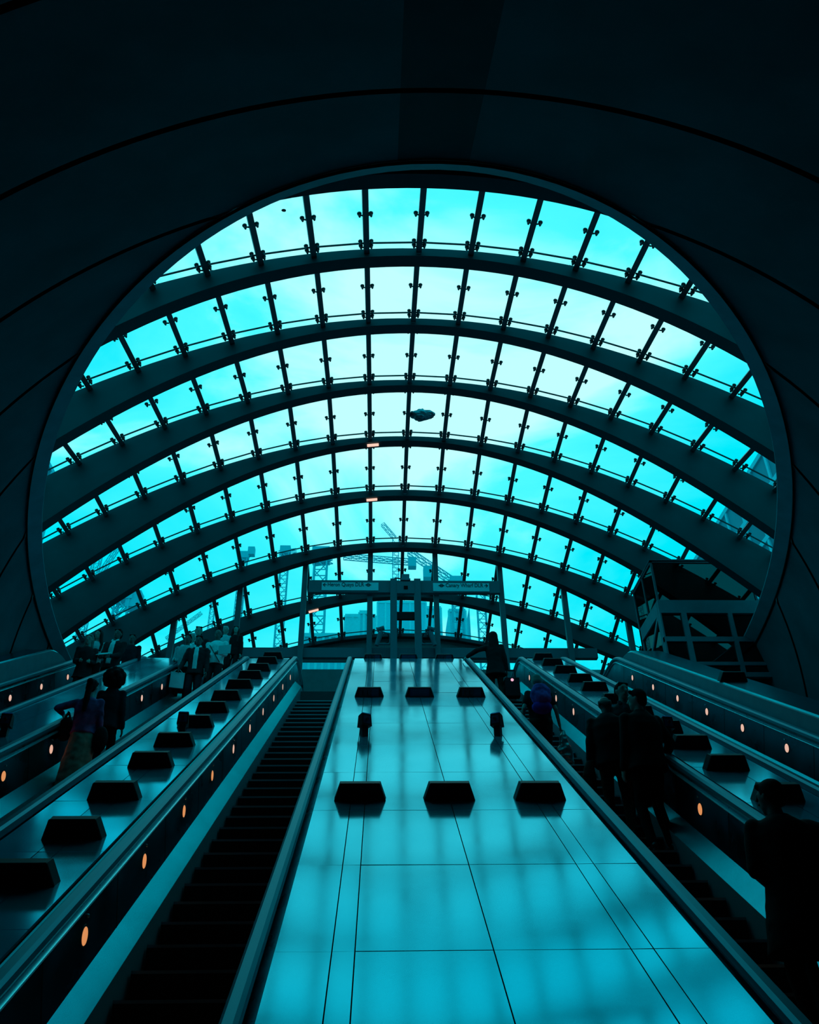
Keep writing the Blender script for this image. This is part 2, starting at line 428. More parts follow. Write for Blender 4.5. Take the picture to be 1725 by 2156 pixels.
# glazed bays
fit = MB()
fit.cyl((0, 0, -.035), (0, 0, .0), .022, .022, 8); fit.cyl((0, 0, .0), (0, 0, .022), .036, .042, 10); fit.cyl((0, 0, -.075), (0, 0, -.035), .016, .028, 8)
fit_me = {}
def fit_mesh(side):
    if side not in fit_me:
        m = MB(); m.v = list(fit.v); m.f = list(fit.f); m.m = list(fit.m)
        m.cyl((0, 0, -.02), (-side*.07, 0, -.045), .013, .016, 6)
        me = bpy.data.meshes.new('spider_fitting'); me.from_pydata(m.v, [], m.f); me.materials.append(M['fitting']); fit_me[side] = me
    return fit_me[side]
for k in range(8):
    yn, yf = AR[k][1][0], AR[k+1][0][0]
    def surf(x, f): return Vector((X0+x, yn+(yf-yn)*f, zf(k, x)*(1-f)+zo(k+1, x)*f))
    bay = thing('window_%d' % (k+1), (X0, (yn+yf)/2, ZG+.25), None, None, kind='structure')
    js = [j for j in range(-13, 14) if zo(k, XJ(j)) > ZG+.1 or zo(k+1, XJ(j)) > ZG+.1]
    for j in js:
        x = XJ(j)
        if min(zo(k, x), zo(k+1, x)) < ZG-.6: continue
        a, b = surf(x, 0), surf(x, 1)
        nrm = Vector((2*AR[k][0][2]*x, 0, 1)).normalized()
        mb = MB(); mb.bar(a-nrm*.06, b-nrm*.06, .102, .11, up=nrm)
        pu = build('purlin', mb, M['purlin'], bay)
        for f, off in ((.05, .10), (.48, .10), (.868, .10), (.932, .095)):
            for s in (-1, 1):
                P = surf(x+s*off, f); P.z = surf(x+s*off, f).z-.035
                if not inside_opening(P) or not on_frame(P, 0): continue
                o = bpy.data.objects.new('spider_fitting', fit_mesh(s)); COL.objects.link(o); o.parent = pu
                o.location = P-ORG[bay.name]; o.rotation_euler = (0, math.atan(2*AR[k][0][2]*x)*.8, 0)
    jm = MB(); any_j = False
    for j in range(min(js), max(js)):
        x0, x1 = XJ(j), XJ(j+1)
        if min(zo(k, x0), zo(k+1, x0), zo(k, x1), zo(k+1, x1)) < ZG-1.2: continue
        pm = MB(); up = Vector((0, 0, .014))
        for fa, fb in ((0, .895), (.905, 1)):
            q = [surf(x0+.0, fa), surf(x1-.0, fa), surf(x1-.0, fb), surf(x0+.0, fb)]
            pm.add(q, [(0, 1, 2, 3)])
        build('glass_pane', pm, M['glass'], bay)
        jm.bar(surf(x0+.05, .90)-Vector((0, 0, .015)), surf(x1-.05, .90)-Vector((0, 0, .015)), .022, .028); any_j = True
    build('glazing_joint', jm, M['fitting'], bay)

# ------------------------------------------------------------------ far end: end wall with a window slot, posts, transom, direction signs
mb = MB(); yw = 26.62
xs = [i*.5-12 for i in range(49)]
for x0, x1 in zip(xs, xs[1:]):
    a, b = pz(AR[8][1], x0), pz(AR[8][1], x1)
    z0 = 11.62
    if max(a, b) > z0: mb.hexa([(X0+x0, yw, z0), (X0+x1, yw, z0), (X0+x1, yw+.2, z0), (X0+x0, yw+.2, z0), (X0+x0, yw, max(a, z0+.01)+.05), (X0+x1, yw, max(b, z0+.01)+.05), (X0+x1, yw+.2, max(b, z0+.01)+.05), (X0+x0, yw+.2, max(a, z0+.01)+.05)])
mb.box((X0-12, yw, ZF-.2), (X0+12, yw+.2, 11.30))
tag(build('wall_far', mb, M['wall']), kind='structure')
t = thing('direction_sign_gantry', at(855, 1385, 22.25), 'dark steel gantry of twin columns and a cross beam carrying two direction signs', 'gantry'); t.location.z = ZF; ORG[t.name] = t.location.copy()
yg = 22.25
mb = MB(); a = at(651, 1223, yg); b = at(1053, 1250, yg); mb.box((a.x, yg-.05, b.z), (b.x, yg+.09, a.z)); build('cross_beam', mb, M['frame'], t)
for pa, pb in ((822, 836), (873, 887)):
    a = at(pa, 1300, yg); b = at(pb, 1300, yg); mb = MB(); mb.box((a.x, yg-.12, ZF), (b.x, yg+.07, at(829, 1222, yg).z)); build('column', mb, M['frame'], t)
mb = MB(); a = at(836, 1290, yg); b = at(873, 1305, yg); mb.box((a.x, yg-.06, b.z), (b.x, yg+.05, a.z)); build('crossbar', mb, M['black'], t)
mb = MB(); a = at(836, 1225, yg-.14); b = at(873, 1249, yg-.14); mb.box((a.x, yg-.14, b.z), (b.x, yg-.06, a.z)); hb = build('speaker_housing', mb, M['frame'], t)
mb = MB(); a = at(850.5, 1233, yg-.16); b = at(859, 1240, yg-.16); mb.box((a.x, yg-.155, b.z), (b.x, yg-.138, a.z)); build('speaker_opening', mb, M['groove'], hb)
mb = MB(); a = at(846, 1212, yg); b = at(862, 1221, yg); mb.box((a.x, yg-.1, b.z), (b.x, yg+.1, a.z)); mb.box((a.x-.03, yg-.1, b.z-.05), (b.x+.03, yg+.1, b.z))
tag(build('junction_box', mb, M['liftframe']), 'small pale junction box on top of the sign gantry, above the twin columns', 'box')
mb = MB(); pts = [at(px, py, yg) for px, py in ((828, 1222), (830, 1219), (834, 1217), (840, 1218), (846, 1219))]; mb.tube(pts, .02)
build('cable', mb, M['black'], t)
def text_mesh(body, size, extr=.004):
    cu = bpy.data.curves.new('lettering', 'FONT'); cu.body = body; cu.size = size; cu.extrude = extr; cu.offset = size*.012
    to = bpy.data.objects.new('lettering', cu); COL.objects.link(to)
    dg = bpy.context.evaluated_depsgraph_get(); me = bpy.data.meshes.new_from_object(to.evaluated_get(dg))
    bpy.data.objects.remove(to); bpy.data.curves.remove(cu); me.name = 'lettering'; return me
def place_text(body, x0, x1, zbase, y, parent, m, size, name='lettering', hmax=None):
    me = text_mesh(body, size); xs_ = [v.co.x for v in me.vertices]; w = max(xs_)-min(xs_); s = (x1-x0)/w
    for v in me.vertices:
        x, y_, z_ = v.co; v.co = ((x-min(xs_))*s, -z_, y_)
    me.materials.clear(); me.materials.append(m)
    o = link(name, me, parent, Vector((x0, y, zbase))-ORG[parent.name]); return o
def roundel(mb, cx, cz, y, r):
    n = 28; ro, ri = r, r*.68
    for i in range(n):
        a, b = 2*PI*i/n, 2*PI*(i+1)/n
        q = [(cx+rr*math.cos(t_), yy, cz+rr*math.sin(t_)) for yy in (y, y-.01) for rr, t_ in ((ri, a), (ro, a), (ro, b), (ri, b))]
        mb.hexa(q)
    mb.box((cx-r*1.55, y-.014, cz-r*.2), (cx+r*1.55, y, cz+r*.2))
def arrow(mb, x, z, y, L, d):
    mb.box((min(x, x+d*L), y-.01, z-.009), (max(x, x+d*L), y, z+.009))
    tip = Vector((x+d*L, y-.005, z))
    for s in (-1, 1): mb.bar(tip, tip+Vector((-d*.055, 0, s*.055)), .02, .01, up=Vector((0, 1, 0)))
for pa, pb, body, label in (((678, 1226), (797, 1243), 'Heron Quays DLR', 'pale direction sign reading Heron Quays DLR with an arrow pointing left'),
                            ((912, 1227.5), (1031, 1245), 'Canary Wharf DLR', 'pale direction sign reading Canary Wharf DLR with an arrow pointing right')):
    ys = yg-.08
    a = at(*pa, ys); b = at(*pb, ys)
    sg = thing('direction_sign', (a.x, ys, b.z), label, 'sign', 'direction signs on the gantry')
    mb = MB(); mb.box((a.x, ys, b.z), (b.x, ys+.03, a.z)); build('panel', mb, M['sign'], sg)
    hgt = a.z-b.z; zb = b.z+hgt*.50; cz = zb+hgt*.18; mb = MB(); Wd = b.x-a.x
    if 'Heron' in body:
        place_text(body, a.x+Wd*.105, a.x+Wd*.745, zb, ys-.001, sg, M['ink'], .18)
        arrow(mb, a.x+Wd*.085, cz, ys, Wd*.06, -1); build('arrow', mb, M['ink'], sg)
        mb = MB(); roundel(mb, a.x+Wd*.82, cz, ys, .055); build('roundel', mb, M['ink'], sg)
    else:
        place_text(body, a.x+Wd*.225, a.x+Wd*.895, zb, ys-.001, sg, M['ink'], .18)
        arrow(mb, a.x+Wd*.915, cz, ys, Wd*.06, 1); build('arrow', mb, M['ink'], sg)
        mb = MB(); roundel(mb, a.x+Wd*.15, cz, ys, .055); build('roundel', mb, M['ink'], sg)
# slim posts from the landing floor up to the arch
pn = {-7: 'leftmost slim post, behind the crowd on the left', -5: 'slim post behind the top of the left escalators', -3: 'slim post at the left end of the sign beam', -1: 'slim post left of the twin sign columns',
      1: 'slim post right of the twin sign columns', 3: 'slim post at the right end of the sign beam', 5: 'slim post behind the right-hand row of wedge signs', 7: 'rightmost slim post, beside the lift'}
for j in (-7, -5, -3, -1, 1, 3, 5, 7):
    x = XJ(j); mb = MB(); z1 = pz(AR[6][0], x)-.02; mb.box((X0+x-.075, 22.35, ZF), (X0+x+.075, 22.50, max(z1, ZF+1)))
    tag(build('mullion_post', mb, M['purlin']), 'grey '+pn[j], 'post', 'slim posts across the landing')
mb = MB(); a = at(500, 1363, 22.52); b = at(1260, 1385, 22.52); mb.box((a.x, 22.52, b.z), (b.x, 22.70, a.z))
tag(build('transom_beam', mb, M['frame']), 'long dark horizontal transom beam across the top of the escalators behind the gantry', 'beam')
# CCTV cameras on the columns
def cctv(cx, cy, s, label):
    t = thing('security_camera', at(cx, cy, yg-.05), label, 'camera', 'security cameras on the sign columns')
    y = yg-.05; P = lambda px, py: at(cx+s*px, cy+py, y)
    mb = MB(); mb.cyl(P(-10, -2), P(2, -5), .055, .07, 12); mb.cyl(P(-13, -1), P(-10, -2), .075, .06, 12); build('housing', mb, M['frame'], t)
    mb = MB(); mb.tube([P(-4, -4), P(-4, 4), P(-3, 3)], .03); mb.tube([P(-3, 3), P(6, 6), P(14, 7)], .025); mb.tube([P(14, 7), P(15, 18), P(14, 29), P(0, 29), P(-12, 29)], .03); build('bracket', mb, M['frame'], t)
    mb = MB(); mb.cyl(P(-5, 5), P(-14, 32), .075, .06, 12); build('light_housing', mb, M['frame'], t)
    mb = MB(); mb.tube([P(10, 8), P(13, 16), P(11, 25), P(3, 28)], .013); build('cable', mb, M['black'], t)
cctv(807, 1327, 1, 'dark security camera on a bracket on the left sign column')
cctv(902, 1327, -1, 'dark security camera on a bracket on the right sign column')

# ------------------------------------------------------------------ escalators
PI_IN = .455; Z_N = -.84
lamp_m = [M['lamp'], M['lamp_pale']]
def escalator(c, label):
    base = I(c, 0, -1.6)
    t = thing('escalator', base, label, 'escalator', 'bank of five escalators')
    P2 = [p for p in PATH]
    for s in (-1, 1):
        X = lambda v_: c+s*v_
        mb = MB(); sweep(mb, [(X(.655), -.05), (X(.68), -.05), (X(.68), -.59), (X(.655), -.59)], P2)
        # rounded newel end of the panel
        pts = [(X(.66), YE+.36*math.sin(a), ZT-.42+.36*math.cos(a)) for a in [PI*i/12 for i in range(13)]]
        pts2 = [(X(.677), y, z) for _, y, z in pts]
        mb.prof((pts, pts2))
        seams = mb
        for q in range(-2, 15):
            u = 5.55+1.525*q
            if U0 < u < U1: seams.hexa([I(X(.6535), u-.006, -.57), I(X(.657), u-.006, -.57), I(X(.657), u+.006, -.57), I(X(.6535), u+.006, -.57), I(X(.6535), u-.006, -.07), I(X(.657), u-.006, -.07), I(X(.657), u+.006, -.07), I(X(.6535), u+.006, -.07)], 1)
        build('inner_panel', mb, [M['steel_side'], M['groove']], t)
        mb = MB(); sweep(mb, [(X(.622), -.098), (X(.625), -.088), (X(.66), -.072), (X(.66), -.105)], P2); build('trim_strip', mb, M['steel_trim'], t)
        mb = MB(); prof = [(X(.630), -.035), (X(.620), -.012), (X(.626), .022), (X(.648), .044), (X(.705), .048), (X(.728), .026), (X(.735), -.008), (X(.728), -.035)]
        sweep(mb, prof, P2+NEWEL); build('handrail', mb, M['rubber'], t, smooth=False)
        mb = MB(); sweep(mb, [(X(.735), -.055), (X(.80), -.03), (X(.80), -.11), (X(.68), -.11)], P2); build('rail_channel', mb, M['steel_side'], t)
        mb = MB(); sweep(mb, [(X(.655), -.56), (X(.51), -.70), (X(.53), -.72), (X(.675), -.58)], P2); build('deflector', mb, M['skirt'], t)
        mb = MB(); sweep(mb, [(X(.51), -.70), (X(.525), -.70), (X(.525), -1.3), (X(.51), -1.3)], P2); build('skirt', mb, M['step_edge'], t)
        for q in range(-1, 10):
            u = 6.30+1.53*q
            m_ = lamp_m[0] if q < 4 else lamp_m[1]
            d = MB(); n = 20; ctr = I(X(.6535), u, -.30)
            d.cyl(ctr, ctr-Vector((s*.008, 0, 0)), .066, .060, n)
            L = build('lamp', d, m_, t)
            d = MB(); d.cyl(ctr+Vector((0, 0, 0)), ctr-Vector((s*.005, 0, 0)), .080, .078, n); build('rim', d, M['black_side'], L)
            d = MB(); cc = I(X(.6535), u+.065, -.185); d.cyl(cc, cc-Vector((s*.012, 0, 0)), .014, .012, 8); build('fixing_screw', d, M['steel_trim'], L)
    # steps
    dy = PI_IN*CT; dz = PI_IN*ST
    st = None; u = U0+.3; k = 0
    while u < 20.3:
        p = I(c, u, Z_N)
        if u > -1.0 or k % 1 == 0 and u > -5:
            if st is None:
                mb = MB()
                hw = .495
                mb.box((c-hw, p.y, p.z-.04), (c+hw, p.y+dy+.03, p.z-.006), 0)
                # ribs of the tread and the curved ribbed riser
                for r in range(34):
                    x = c-hw+.015+r*(2*hw-.03)/33
                    mb.box((x-.005, p.y+.004, p.z-.006), (x+.005, p.y+dy, p.z), 0)
                nr = 5
                for r in range(nr):
                    z0 = p.z-.04-(dz-.02)*r/nr; z1 = p.z-.04-(dz-.02)*(r+1)/nr
                    y0 = p.y+.03*math.sin(PI*.5*r/nr); y1 = p.y+.03*math.sin(PI*.5*(r+1)/nr)
                    mb.hexa([(c-hw, y0, z0), (c+hw, y0, z0), (c+hw, y0+.02, z0), (c-hw, y0+.02, z0), (c-hw, y1, z1), (c+hw, y1, z1), (c+hw, y1+.02, z1), (c-hw, y1+.02, z1)], 0)
                mb.box((c-hw, p.y-.006, p.z-.022), (c+hw, p.y+.012, p.z+.001), 1)
                st = build('step', mb, [M['step'], M['step_edge']], t); st0 = p.copy()
            else:
                o = st.copy(); COL.objects.link(o); o.location = p-st0
        u += PI_IN; k += 1
    return t
U_STEP0 = U0+.3
def step_u(u): return U_STEP0+round((u-U_STEP0)/PI_IN)*PI_IN
escalator(EXC['a'], 'empty escalator with dark ribbed steps, immediately left of the wide central deck')
escalator(EXC['b'], 'second escalator left of the central deck, carrying a crowd and two women seen from behind')
escalator(EXC['c'], 'escalator farthest to the left, along the vault wall')
escalator(EXC['d'], 'escalator immediately right of the wide central deck, carrying people in dark clothes going up')
escalator(EXC['e'], 'escalator farthest to the right, beneath the glass lift')

# ------------------------------------------------------------------ metal decks between the escalators
def deck(xa, xb, cols, name_label, rowu):
    root = thing('escalator_deck', I((xa+xb)/2, 0, -1.2), name_label, 'metal deck', 'sloping metal decks between escalators')
    mb = MB(); sweep(mb, [(xa, -.02), (xb, -.02), (xb, -.55), (xa, -.55)]); build('base', mb, M['groove'], root)
    rnd = random.Random(int(abs(xa)*100))
    g = .004
    pm = MB()
    for a, b in zip(rowu, rowu[1:]):
        for c0, c1 in zip(cols, cols[1:]):
            t1, t2 = rnd.uniform(-.0028, .0028), rnd.uniform(-.0028, .0028)
            q = [(c0+g, a+g), (c1-g, a+g), (c1-g, b-g), (c0+g, b-g)]
            if b > U1:
                continue
            top = [I(x, u, t1*((x-c0)/(c1-c0)-.5)+t2*((u-a)/(b-a)-.5)) for x, u in q]
            bot = [I(x, u, -.018) for x, u in q]
            pm.hexa(bot+top)
    build('steel_panels', pm, M['steel'], root)
    pm = MB(); p3 = [(I(0, rowu[-2]+g).y, I(0, rowu[-2]+g).z, -ST, CT)]+PATH[8:]
    for c0, c1 in zip(cols, cols[1:]): sweep(pm, [(c0+g, 0), (c1-g, 0), (c1-g, -.018), (c0+g, -.018)], p3)
    build('top_panels', pm, M['steel'], root)
    return root
rows_c = [5.34+1.485*k for k in range(-8, 11)]; rows_c.append(U1+.3)
deck(-.63, 2.04, [-.63, -.28, -.14, .705, 1.55, 1.69, 2.04], 'wide central sloping steel deck carrying three columns of wedge signs', rows_c)
deck(-3.19, -2.23, [-3.19, -2.76, -2.60, -2.23], 'sloping steel deck left of the empty escalator, carrying a single file of black wedge signs', [x+.35 for x in rows_c[:-1]]+[U1+.3])
deck(-5.72, -4.79, [-5.72, -5.24, -4.79], 'sloping steel deck at the far left, between the two left escalators full of people', [x+.8 for x in rows_c[:-1]]+[U1+.3])
deck(3.64, 4.47, [3.64, 4.10, 4.47], 'sloping steel deck right of the suited men, with a single file of wedge signs', [x+.2 for x in rows_c[:-1]]+[U1+.3])
# outer walls with coping
def coping(s, xi, xo, up, label, u1):
    PATH = mkpath(u1)
    root = thing('balustrade_wall', I(xi, 0, -1.2), label, 'wall')
    mb = MB(); sweep(mb, [(xi, -.6), (xi, up), (xi+s*.06, up+.02), (xi+s*.06, -.6)], PATH); build('face', mb, M['liftframe'], root)
    mb = MB(); sweep(mb, [(xi+s*.02, up), (xi+s*.05, up+.035), (xo, up+.035), (xo, up-.02)], PATH); build('coping', mb, M['skirt'], root)
    mb = MB(); sweep(mb, [(xo, up), (xo, -1.2), (xo-s*.05, -1.2), (xo-s*.05, up)], PATH); build('back', mb, M['liftframe'], root)
coping(1, 5.27+.81, 6.78, .23, 'dark raised wall with pale metal coping on the right of the last escalator', 20.6)
coping(-1, -6.52-.81, -7.85, .36, 'dark raised wall with pale metal coping on the left of the last escalator', 19.3)

# ------------------------------------------------------------------ wedge signs
def wedge(label, w=.50, top=.385, h=.165, d=.11, face=None, loc=None, group=None):
    root = thing('wedge_sign', (0, 0, 0), label, 'sign', group)
    J = lambda x, u, z: Vector((x, u*CT-z*ST, u*ST+z*CT))
    mb = MB(); e = .018
    f = [J(-w/2, 0, 0), J(w/2, 0, 0), J(top/2, 0, h), J(-top/2, 0, h)]
    b = [J(-w/2-.01, d, 0), J(w/2+.01, d, 0), J(top/2+.01, d, h), J(-top/2-.01, d, h)]
    mb.add(f+b, [(0, 1, 2, 3)], 0); mb.add(f+b, [(1, 5, 6, 2), (5, 4, 7, 6), (4, 0, 3, 7), (4, 5, 1, 0), (3, 2, 6, 7)], 1)
    build('body', mb, [M['black'], M['black_side']], root)
    # thin frame edge
    mb = MB()
    for a, c in ((0, 3), (3, 2), (2, 1)): mb.bar(f[a], f[c], .010, .010)
    build('edging', mb, M['black_side'], root)
    def quad(x0, x1, z0, z1, m_, nm, par, lift=.004, ln=None, lm=None):
        k = (w-top)/2/h
        mm = MB(); pp = [J(x0, -lift, z0), J(x1, -lift, z0), J(x1, -lift, z1), J(x0, -lift, z1)]; qq = [J(x0, 0, z0), J(x1, 0, z0), J(x1, 0, z1), J(x0, 0, z1)]
        mm.hexa(pp+qq)
        if ln: lines(mm, *ln); m_ = [m_, lm]
        return build(nm, mm, m_, par)
    def lines(mm, x0, x1, zs_):
        rr = random.Random(3)
        for z in zs_:
            x = x0
            while x < x1-.01:
                l = rr.uniform(.012, .03); pp = [J(x, -.007, z), J(min(x+l, x1), -.007, z), J(min(x+l, x1), -.007, z+.010), J(x, -.007, z+.010)]; qq = [p+Vector((0, .003, 0)) for p in pp]
                mm.hexa(pp+qq, 1); x += l+.006
    if face == 'redblue' or face == 'bluered':
        g = -1 if face == 'redblue' else 1
        r = quad(-.17, .04, .018, h-.016, M['red'], 'red_panel', root)
        q = quad(.04, .17, .018, h-.016, M['blue'], 'blue_panel', root, ln=(.055, .16, [.04, .065, .09, .115]), lm=M['dim_print'])
        mm = MB()
        for x in (-.11, -.03):
            mm.hexa([J(x-.008, -.006, .04), J(x+.008, -.006, .04), J(x+.008, -.004, .04), J(x-.008, -.004, .04), J(x-.008, -.006, .12), J(x+.008, -.006, .12), J(x+.008, -.004, .12), J(x-.008, -.004, .12)])
        build('pictogram', mm, M['black'], r)
    elif face == 'blue':
        q = quad(-.17, .17, .018, h-.016, M['blue'], 'blue_panel', root, ln=(-.12, .13, [.04, .075, .11]), lm=M['dim_print'])
    else:
        q = quad(-.17, .17, .02, h-.018, M['black'], 'face_panel', root, ln=(-.13, .13, [.045, .08, .115]), lm=M['groove'])
    return root
def put(o, P): o.location = P; return o
def place_wedge(P, label, face, group, src={}):
    if face not in src:
        w = wedge(label, face=face, group=group); src[face] = w
        w.location = P; return w
    r = dup(src[face], P, label); r['group'] = group; return r
g1 = 'wedge signs on the central deck'
for u, row in ((8.63, 'front row'), (15.2, 'middle row')):
    for x, face, side in ((-.19, 'redblue', 'left'), (.70, 'blue', 'centre'), (1.61, 'redblue', 'right')):
        f = face if row != 'front row' else None
        place_wedge(I(x, u, .0), '%s wedge sign in the %s of the central deck, %s of three' % ({None: 'black', 'redblue': 'red and blue', 'blue': 'dark blue'}[f], row, side), f, g1)
for x, face, side in ((-.18, 'redblue', 'left'), (.70, 'blue', 'centre'), (1.60, 'redblue', 'right')):
    o = wedge('%s wedge sign at the top edge of the central deck, %s of three' % ('red and blue' if face == 'redblue' else 'dark blue', side), face=face, group=g1)
    o.location = I(x, 21.36, -.07)
g2 = 'black wedge signs in file on the left deck'; nm = ['nearest', 'second', 'third', 'fourth', 'fifth', 'sixth', 'seventh', 'eighth', 'ninth', 'tenth', 'eleventh', 'twelfth', 'thirteenth']
us = [6.42, 7.48, 8.69, 10.04, 11.16, 12.42, 13.62, 14.83, 16.2, 17.52, 18.75, 20.1, 21.15]
for i, u in enumerate(us):
    place_wedge(I(-2.63 if u > 8 else -2.60, u, 0), 'black wedge sign, %s from the camera in the file left of the empty escalator' % nm[i], None, g2)
g3 = 'black wedge signs in file on the right deck'
us = [8.55, 9.84, 10.97, 12.0, 13.25, 14.5, 15.94, 17.1, 18.48, 19.85, 21.0]
ex = {}
for i, u in enumerate(us):
    place_wedge(I(4.0, u, 0), 'black wedge sign, %s from the camera in the file right of the suited men' % nm[i]+ex.get(i, ''), None, g3)
place_wedge(I(6.35, 15.3, .265), 'dark wedge sign alone on the metal coping at the far right', None, 'dark wedge sign on the coping')

# ------------------------------------------------------------------ emergency stop posts
def estop(P, label, turn):
    root = thing('emergency_stop_post', P, label, 'stop post', 'emergency stop posts on the decks')
    R_ = Matrix.Rotation(turn, 3, 'Z')
    def q(lst): return [P+R_ @ Vector(p) for p in lst]
    mb = MB(); mb.hexa(q([(-.045, -.03, -.04), (.045, -.03, -.04), (.045, .05, .0), (-.045, .05, .0), (-.045, -.03, .16), (.045, -.03, .16), (.045, .05, .16), (-.045, .05, .16)])); build('stem', mb, M['black_side'], root)
    mb = MB(); mb.hexa(q([(-.075, -.08, .13), (.075, -.08, .13), (.075, .07, .13), (-.075, .07, .13), (-.07, -.06, .30), (.07, -.06, .30), (.06, .07, .30), (-.06, .07, .30)])); hd = build('head', mb, M['black'], root)
    mb = MB(); mb.hexa(q([(-.055, -.078, .16), (.055, -.078, .16), (.055, -.07, .16), (-.055, -.07, .16), (-.05, -.07, .27), (.05, -.07, .27), (.05, -.06, .27), (-.05, -.06, .27)])); build('label_plate', mb, M['blue'], hd)
    mb = MB(); mb.hexa(q([(-.068, -.06, .30), (.068, -.06, .30), (.058, .07, .30), (-.058, .07, .30), (-.06, -.05, .315), (.06, -.05, .315), (.05, .06, .315), (-.05, .06, .315)])); build('cap', mb, M['purple'], hd)
    mb = MB(); mb.cyl(P+R_ @ Vector((0, -.08, .22)), P+R_ @ Vector((0, -.10, .215)), .022, .022, 12); build('button', mb, M['red'], hd)
    return root
estop(I(-.21, 11.80), 'short emergency stop post on the left of the central deck', .5)
estop(I(1.62, 11.82), 'short emergency stop post on the right of the central deck', -.5)
estop(I(-2.70, 11.9), 'black emergency stop post in the file of signs left of the empty escalator', .1)
estop(I(3.90, 11.55), 'black emergency stop post on the right deck just behind the men in suits', .1)
estop(I(-5.05, 11.8), 'black emergency stop post on the deck at the left edge of the picture', .1)

# ------------------------------------------------------------------ glass lift
yl = 19.0
t = thing('glass_lift', (8.25, yl+.85, ZF), 'square glass lift tower with grey frame and dark top, behind the right coping', 'lift')
A0 = at(1384, 1263, yl); xL, xR = A0.x, at(1597, 1264, yl).x; zTop = at(1370, 1181, yl).z; zE = A0.z; zB = at(1383, 1290, yl).z; D = 1.78
mb = MB(); mb.box((xL+.03, yl+.03, zE), (xR-.03, yl+D, zTop-.06)); build('head_housing', mb, M['liftglass'], t)
mb = MB(); mb.box((xL+.35, yl+.4, zE), (xR-.35, yl+D-.3, zTop-.25)); build('winding_gear', mb, M['black'], t)
mb = MB()
for x in (xL, xR-.05):
    for y in (yl, yl+D-.05): mb.box((x, y, zE), (x+.05, y+.05, zTop))
mb.box((xL, yl, zTop-.05), (xR, yl+.05, zTop)); mb.box((xL, yl, zTop-.05), (xL+.05, yl+D, zTop)); mb.box((xR-.05, yl, zTop-.05), (xR, yl+D, zTop)); mb.box((xL, yl+D-.05, zTop-.05), (xR, yl+D, zTop))
mb.box((xL, yl+D*.48, zE), (xL+.04, yl+D*.48+.04, zTop))
build('head_frame', mb, M['frame'], t)
mb = MB(); mb.box((xL-.02, yl-.04, zTop), (xR+.02, yl+D+.02, zTop+.03)); build('roof_panel', mb, M['frame'], t)
cols = [(1402, 1445), (1456, 1545), (1552, 1590)]
cx = [(at(a, 1340, yl).x, at(b, 1340, yl).x) for a, b in cols]
cx = [(cx[0][0], cx[0][1]), (cx[1][0], cx[1][1]), (cx[2][0]+.02, xR-.16)]
rws = [(at(1430, 1294, yl).z, at(1440, 1340, yl).z), (at(1430, 1350, yl).z, at(1440, 1393, yl).z), (at(1430, 1400, yl).z, ZF+.12)]
mb = MB()
mb.box((xL, yl, zB), (xR, yl+.12, zE)); mb.box((xL, yl, ZF), (xR, yl+.12, rws[2][1]))
for (a, b), (c_, d_) in zip(rws, rws[1:]): mb.box((xL, yl, c_), (xR, yl+.10, b))
for p, q in ((xL, cx[0][0]), (cx[0][1], cx[1][0]), (cx[1][1], cx[2][0]), (cx[2][1], xR)): mb.box((p, yl-.005, ZF), (q, yl+.11, zB))
build('front_frame', mb, M['liftframe'], t)
for a, b in cx:
    for c_, d_ in rws:
        mb = MB(); mb.box((a, yl+.06, d_), (b, yl+.075, c_)); build('glass_pane', mb, M['liftglass'], t)
mb = MB(); mb.box((xL, yl+.1, zB), (xL+.1, yl+D, zE)); mb.box((xL, yl+.1, ZF), (xL+.1, yl+.24, zB)); mb.box((xL, yl+D-.14, ZF), (xL+.1, yl+D, zB)); mb.box((xL, yl+.1, ZF), (xL+.1, yl+D, ZF+.2))
mb.bar((xL+.05, yl+.2, 9.6), (xL+.05, yl+D-.1, 8.6), .09); build('side_frame', mb, M['liftframe'], t)
mb = MB(); mb.box((xR-.1, yl+.1, ZF), (xR, yl+D, zE)); mb.box((xL, yl+D-.1, ZF), (xR, yl+D, zE)); build('rear_wall', mb, M['frame'], t)
mb = MB(); mb.box((xL+.04, yl+.24, ZF+.2), (xL+.055, yl+D-.14, zB)); build('side_pane', mb, M['liftglass'], t)

# ------------------------------------------------------------------ foil, leaf
def crumple(name, c, rad, m, label, cat, n=26, seed=1, rot=0):
    mb = MB(); mb.ell(c, rad, n=n, k=16)
    vs_ = []
    for p in mb.v:
        d = Vector(p)-Vector(c); q = 1+.35*noise.noise(Vector((d.x*7+seed, d.y*9, d.z*12)))+.18*noise.noise(d*23)
        vs_.append(Vector(c)+Matrix.Rotation(rot, 3, 'Y') @ Vector((d.x*q, d.y*q, d.z*q)))
    mb.v = [tuple(v) for v in vs_]
    return tag(build(name, mb, m), label, cat)
P = at(889, 872, 16.75)
o = crumple('foil_balloon', (P.x, P.y, P.z-.03), (.30, .16, .13), M['foil'], 'crumpled reddish foil balloon caught under the glass roof beside a purlin', 'balloon', rot=-.05)
P = at(598, 443, 9.9)
crumple('leaf', (P.x, P.y, P.z), (.042, .03, .02), M['fitting'], 'small dead leaf lying on the glass near the top left', 'leaf', n=12, seed=4)

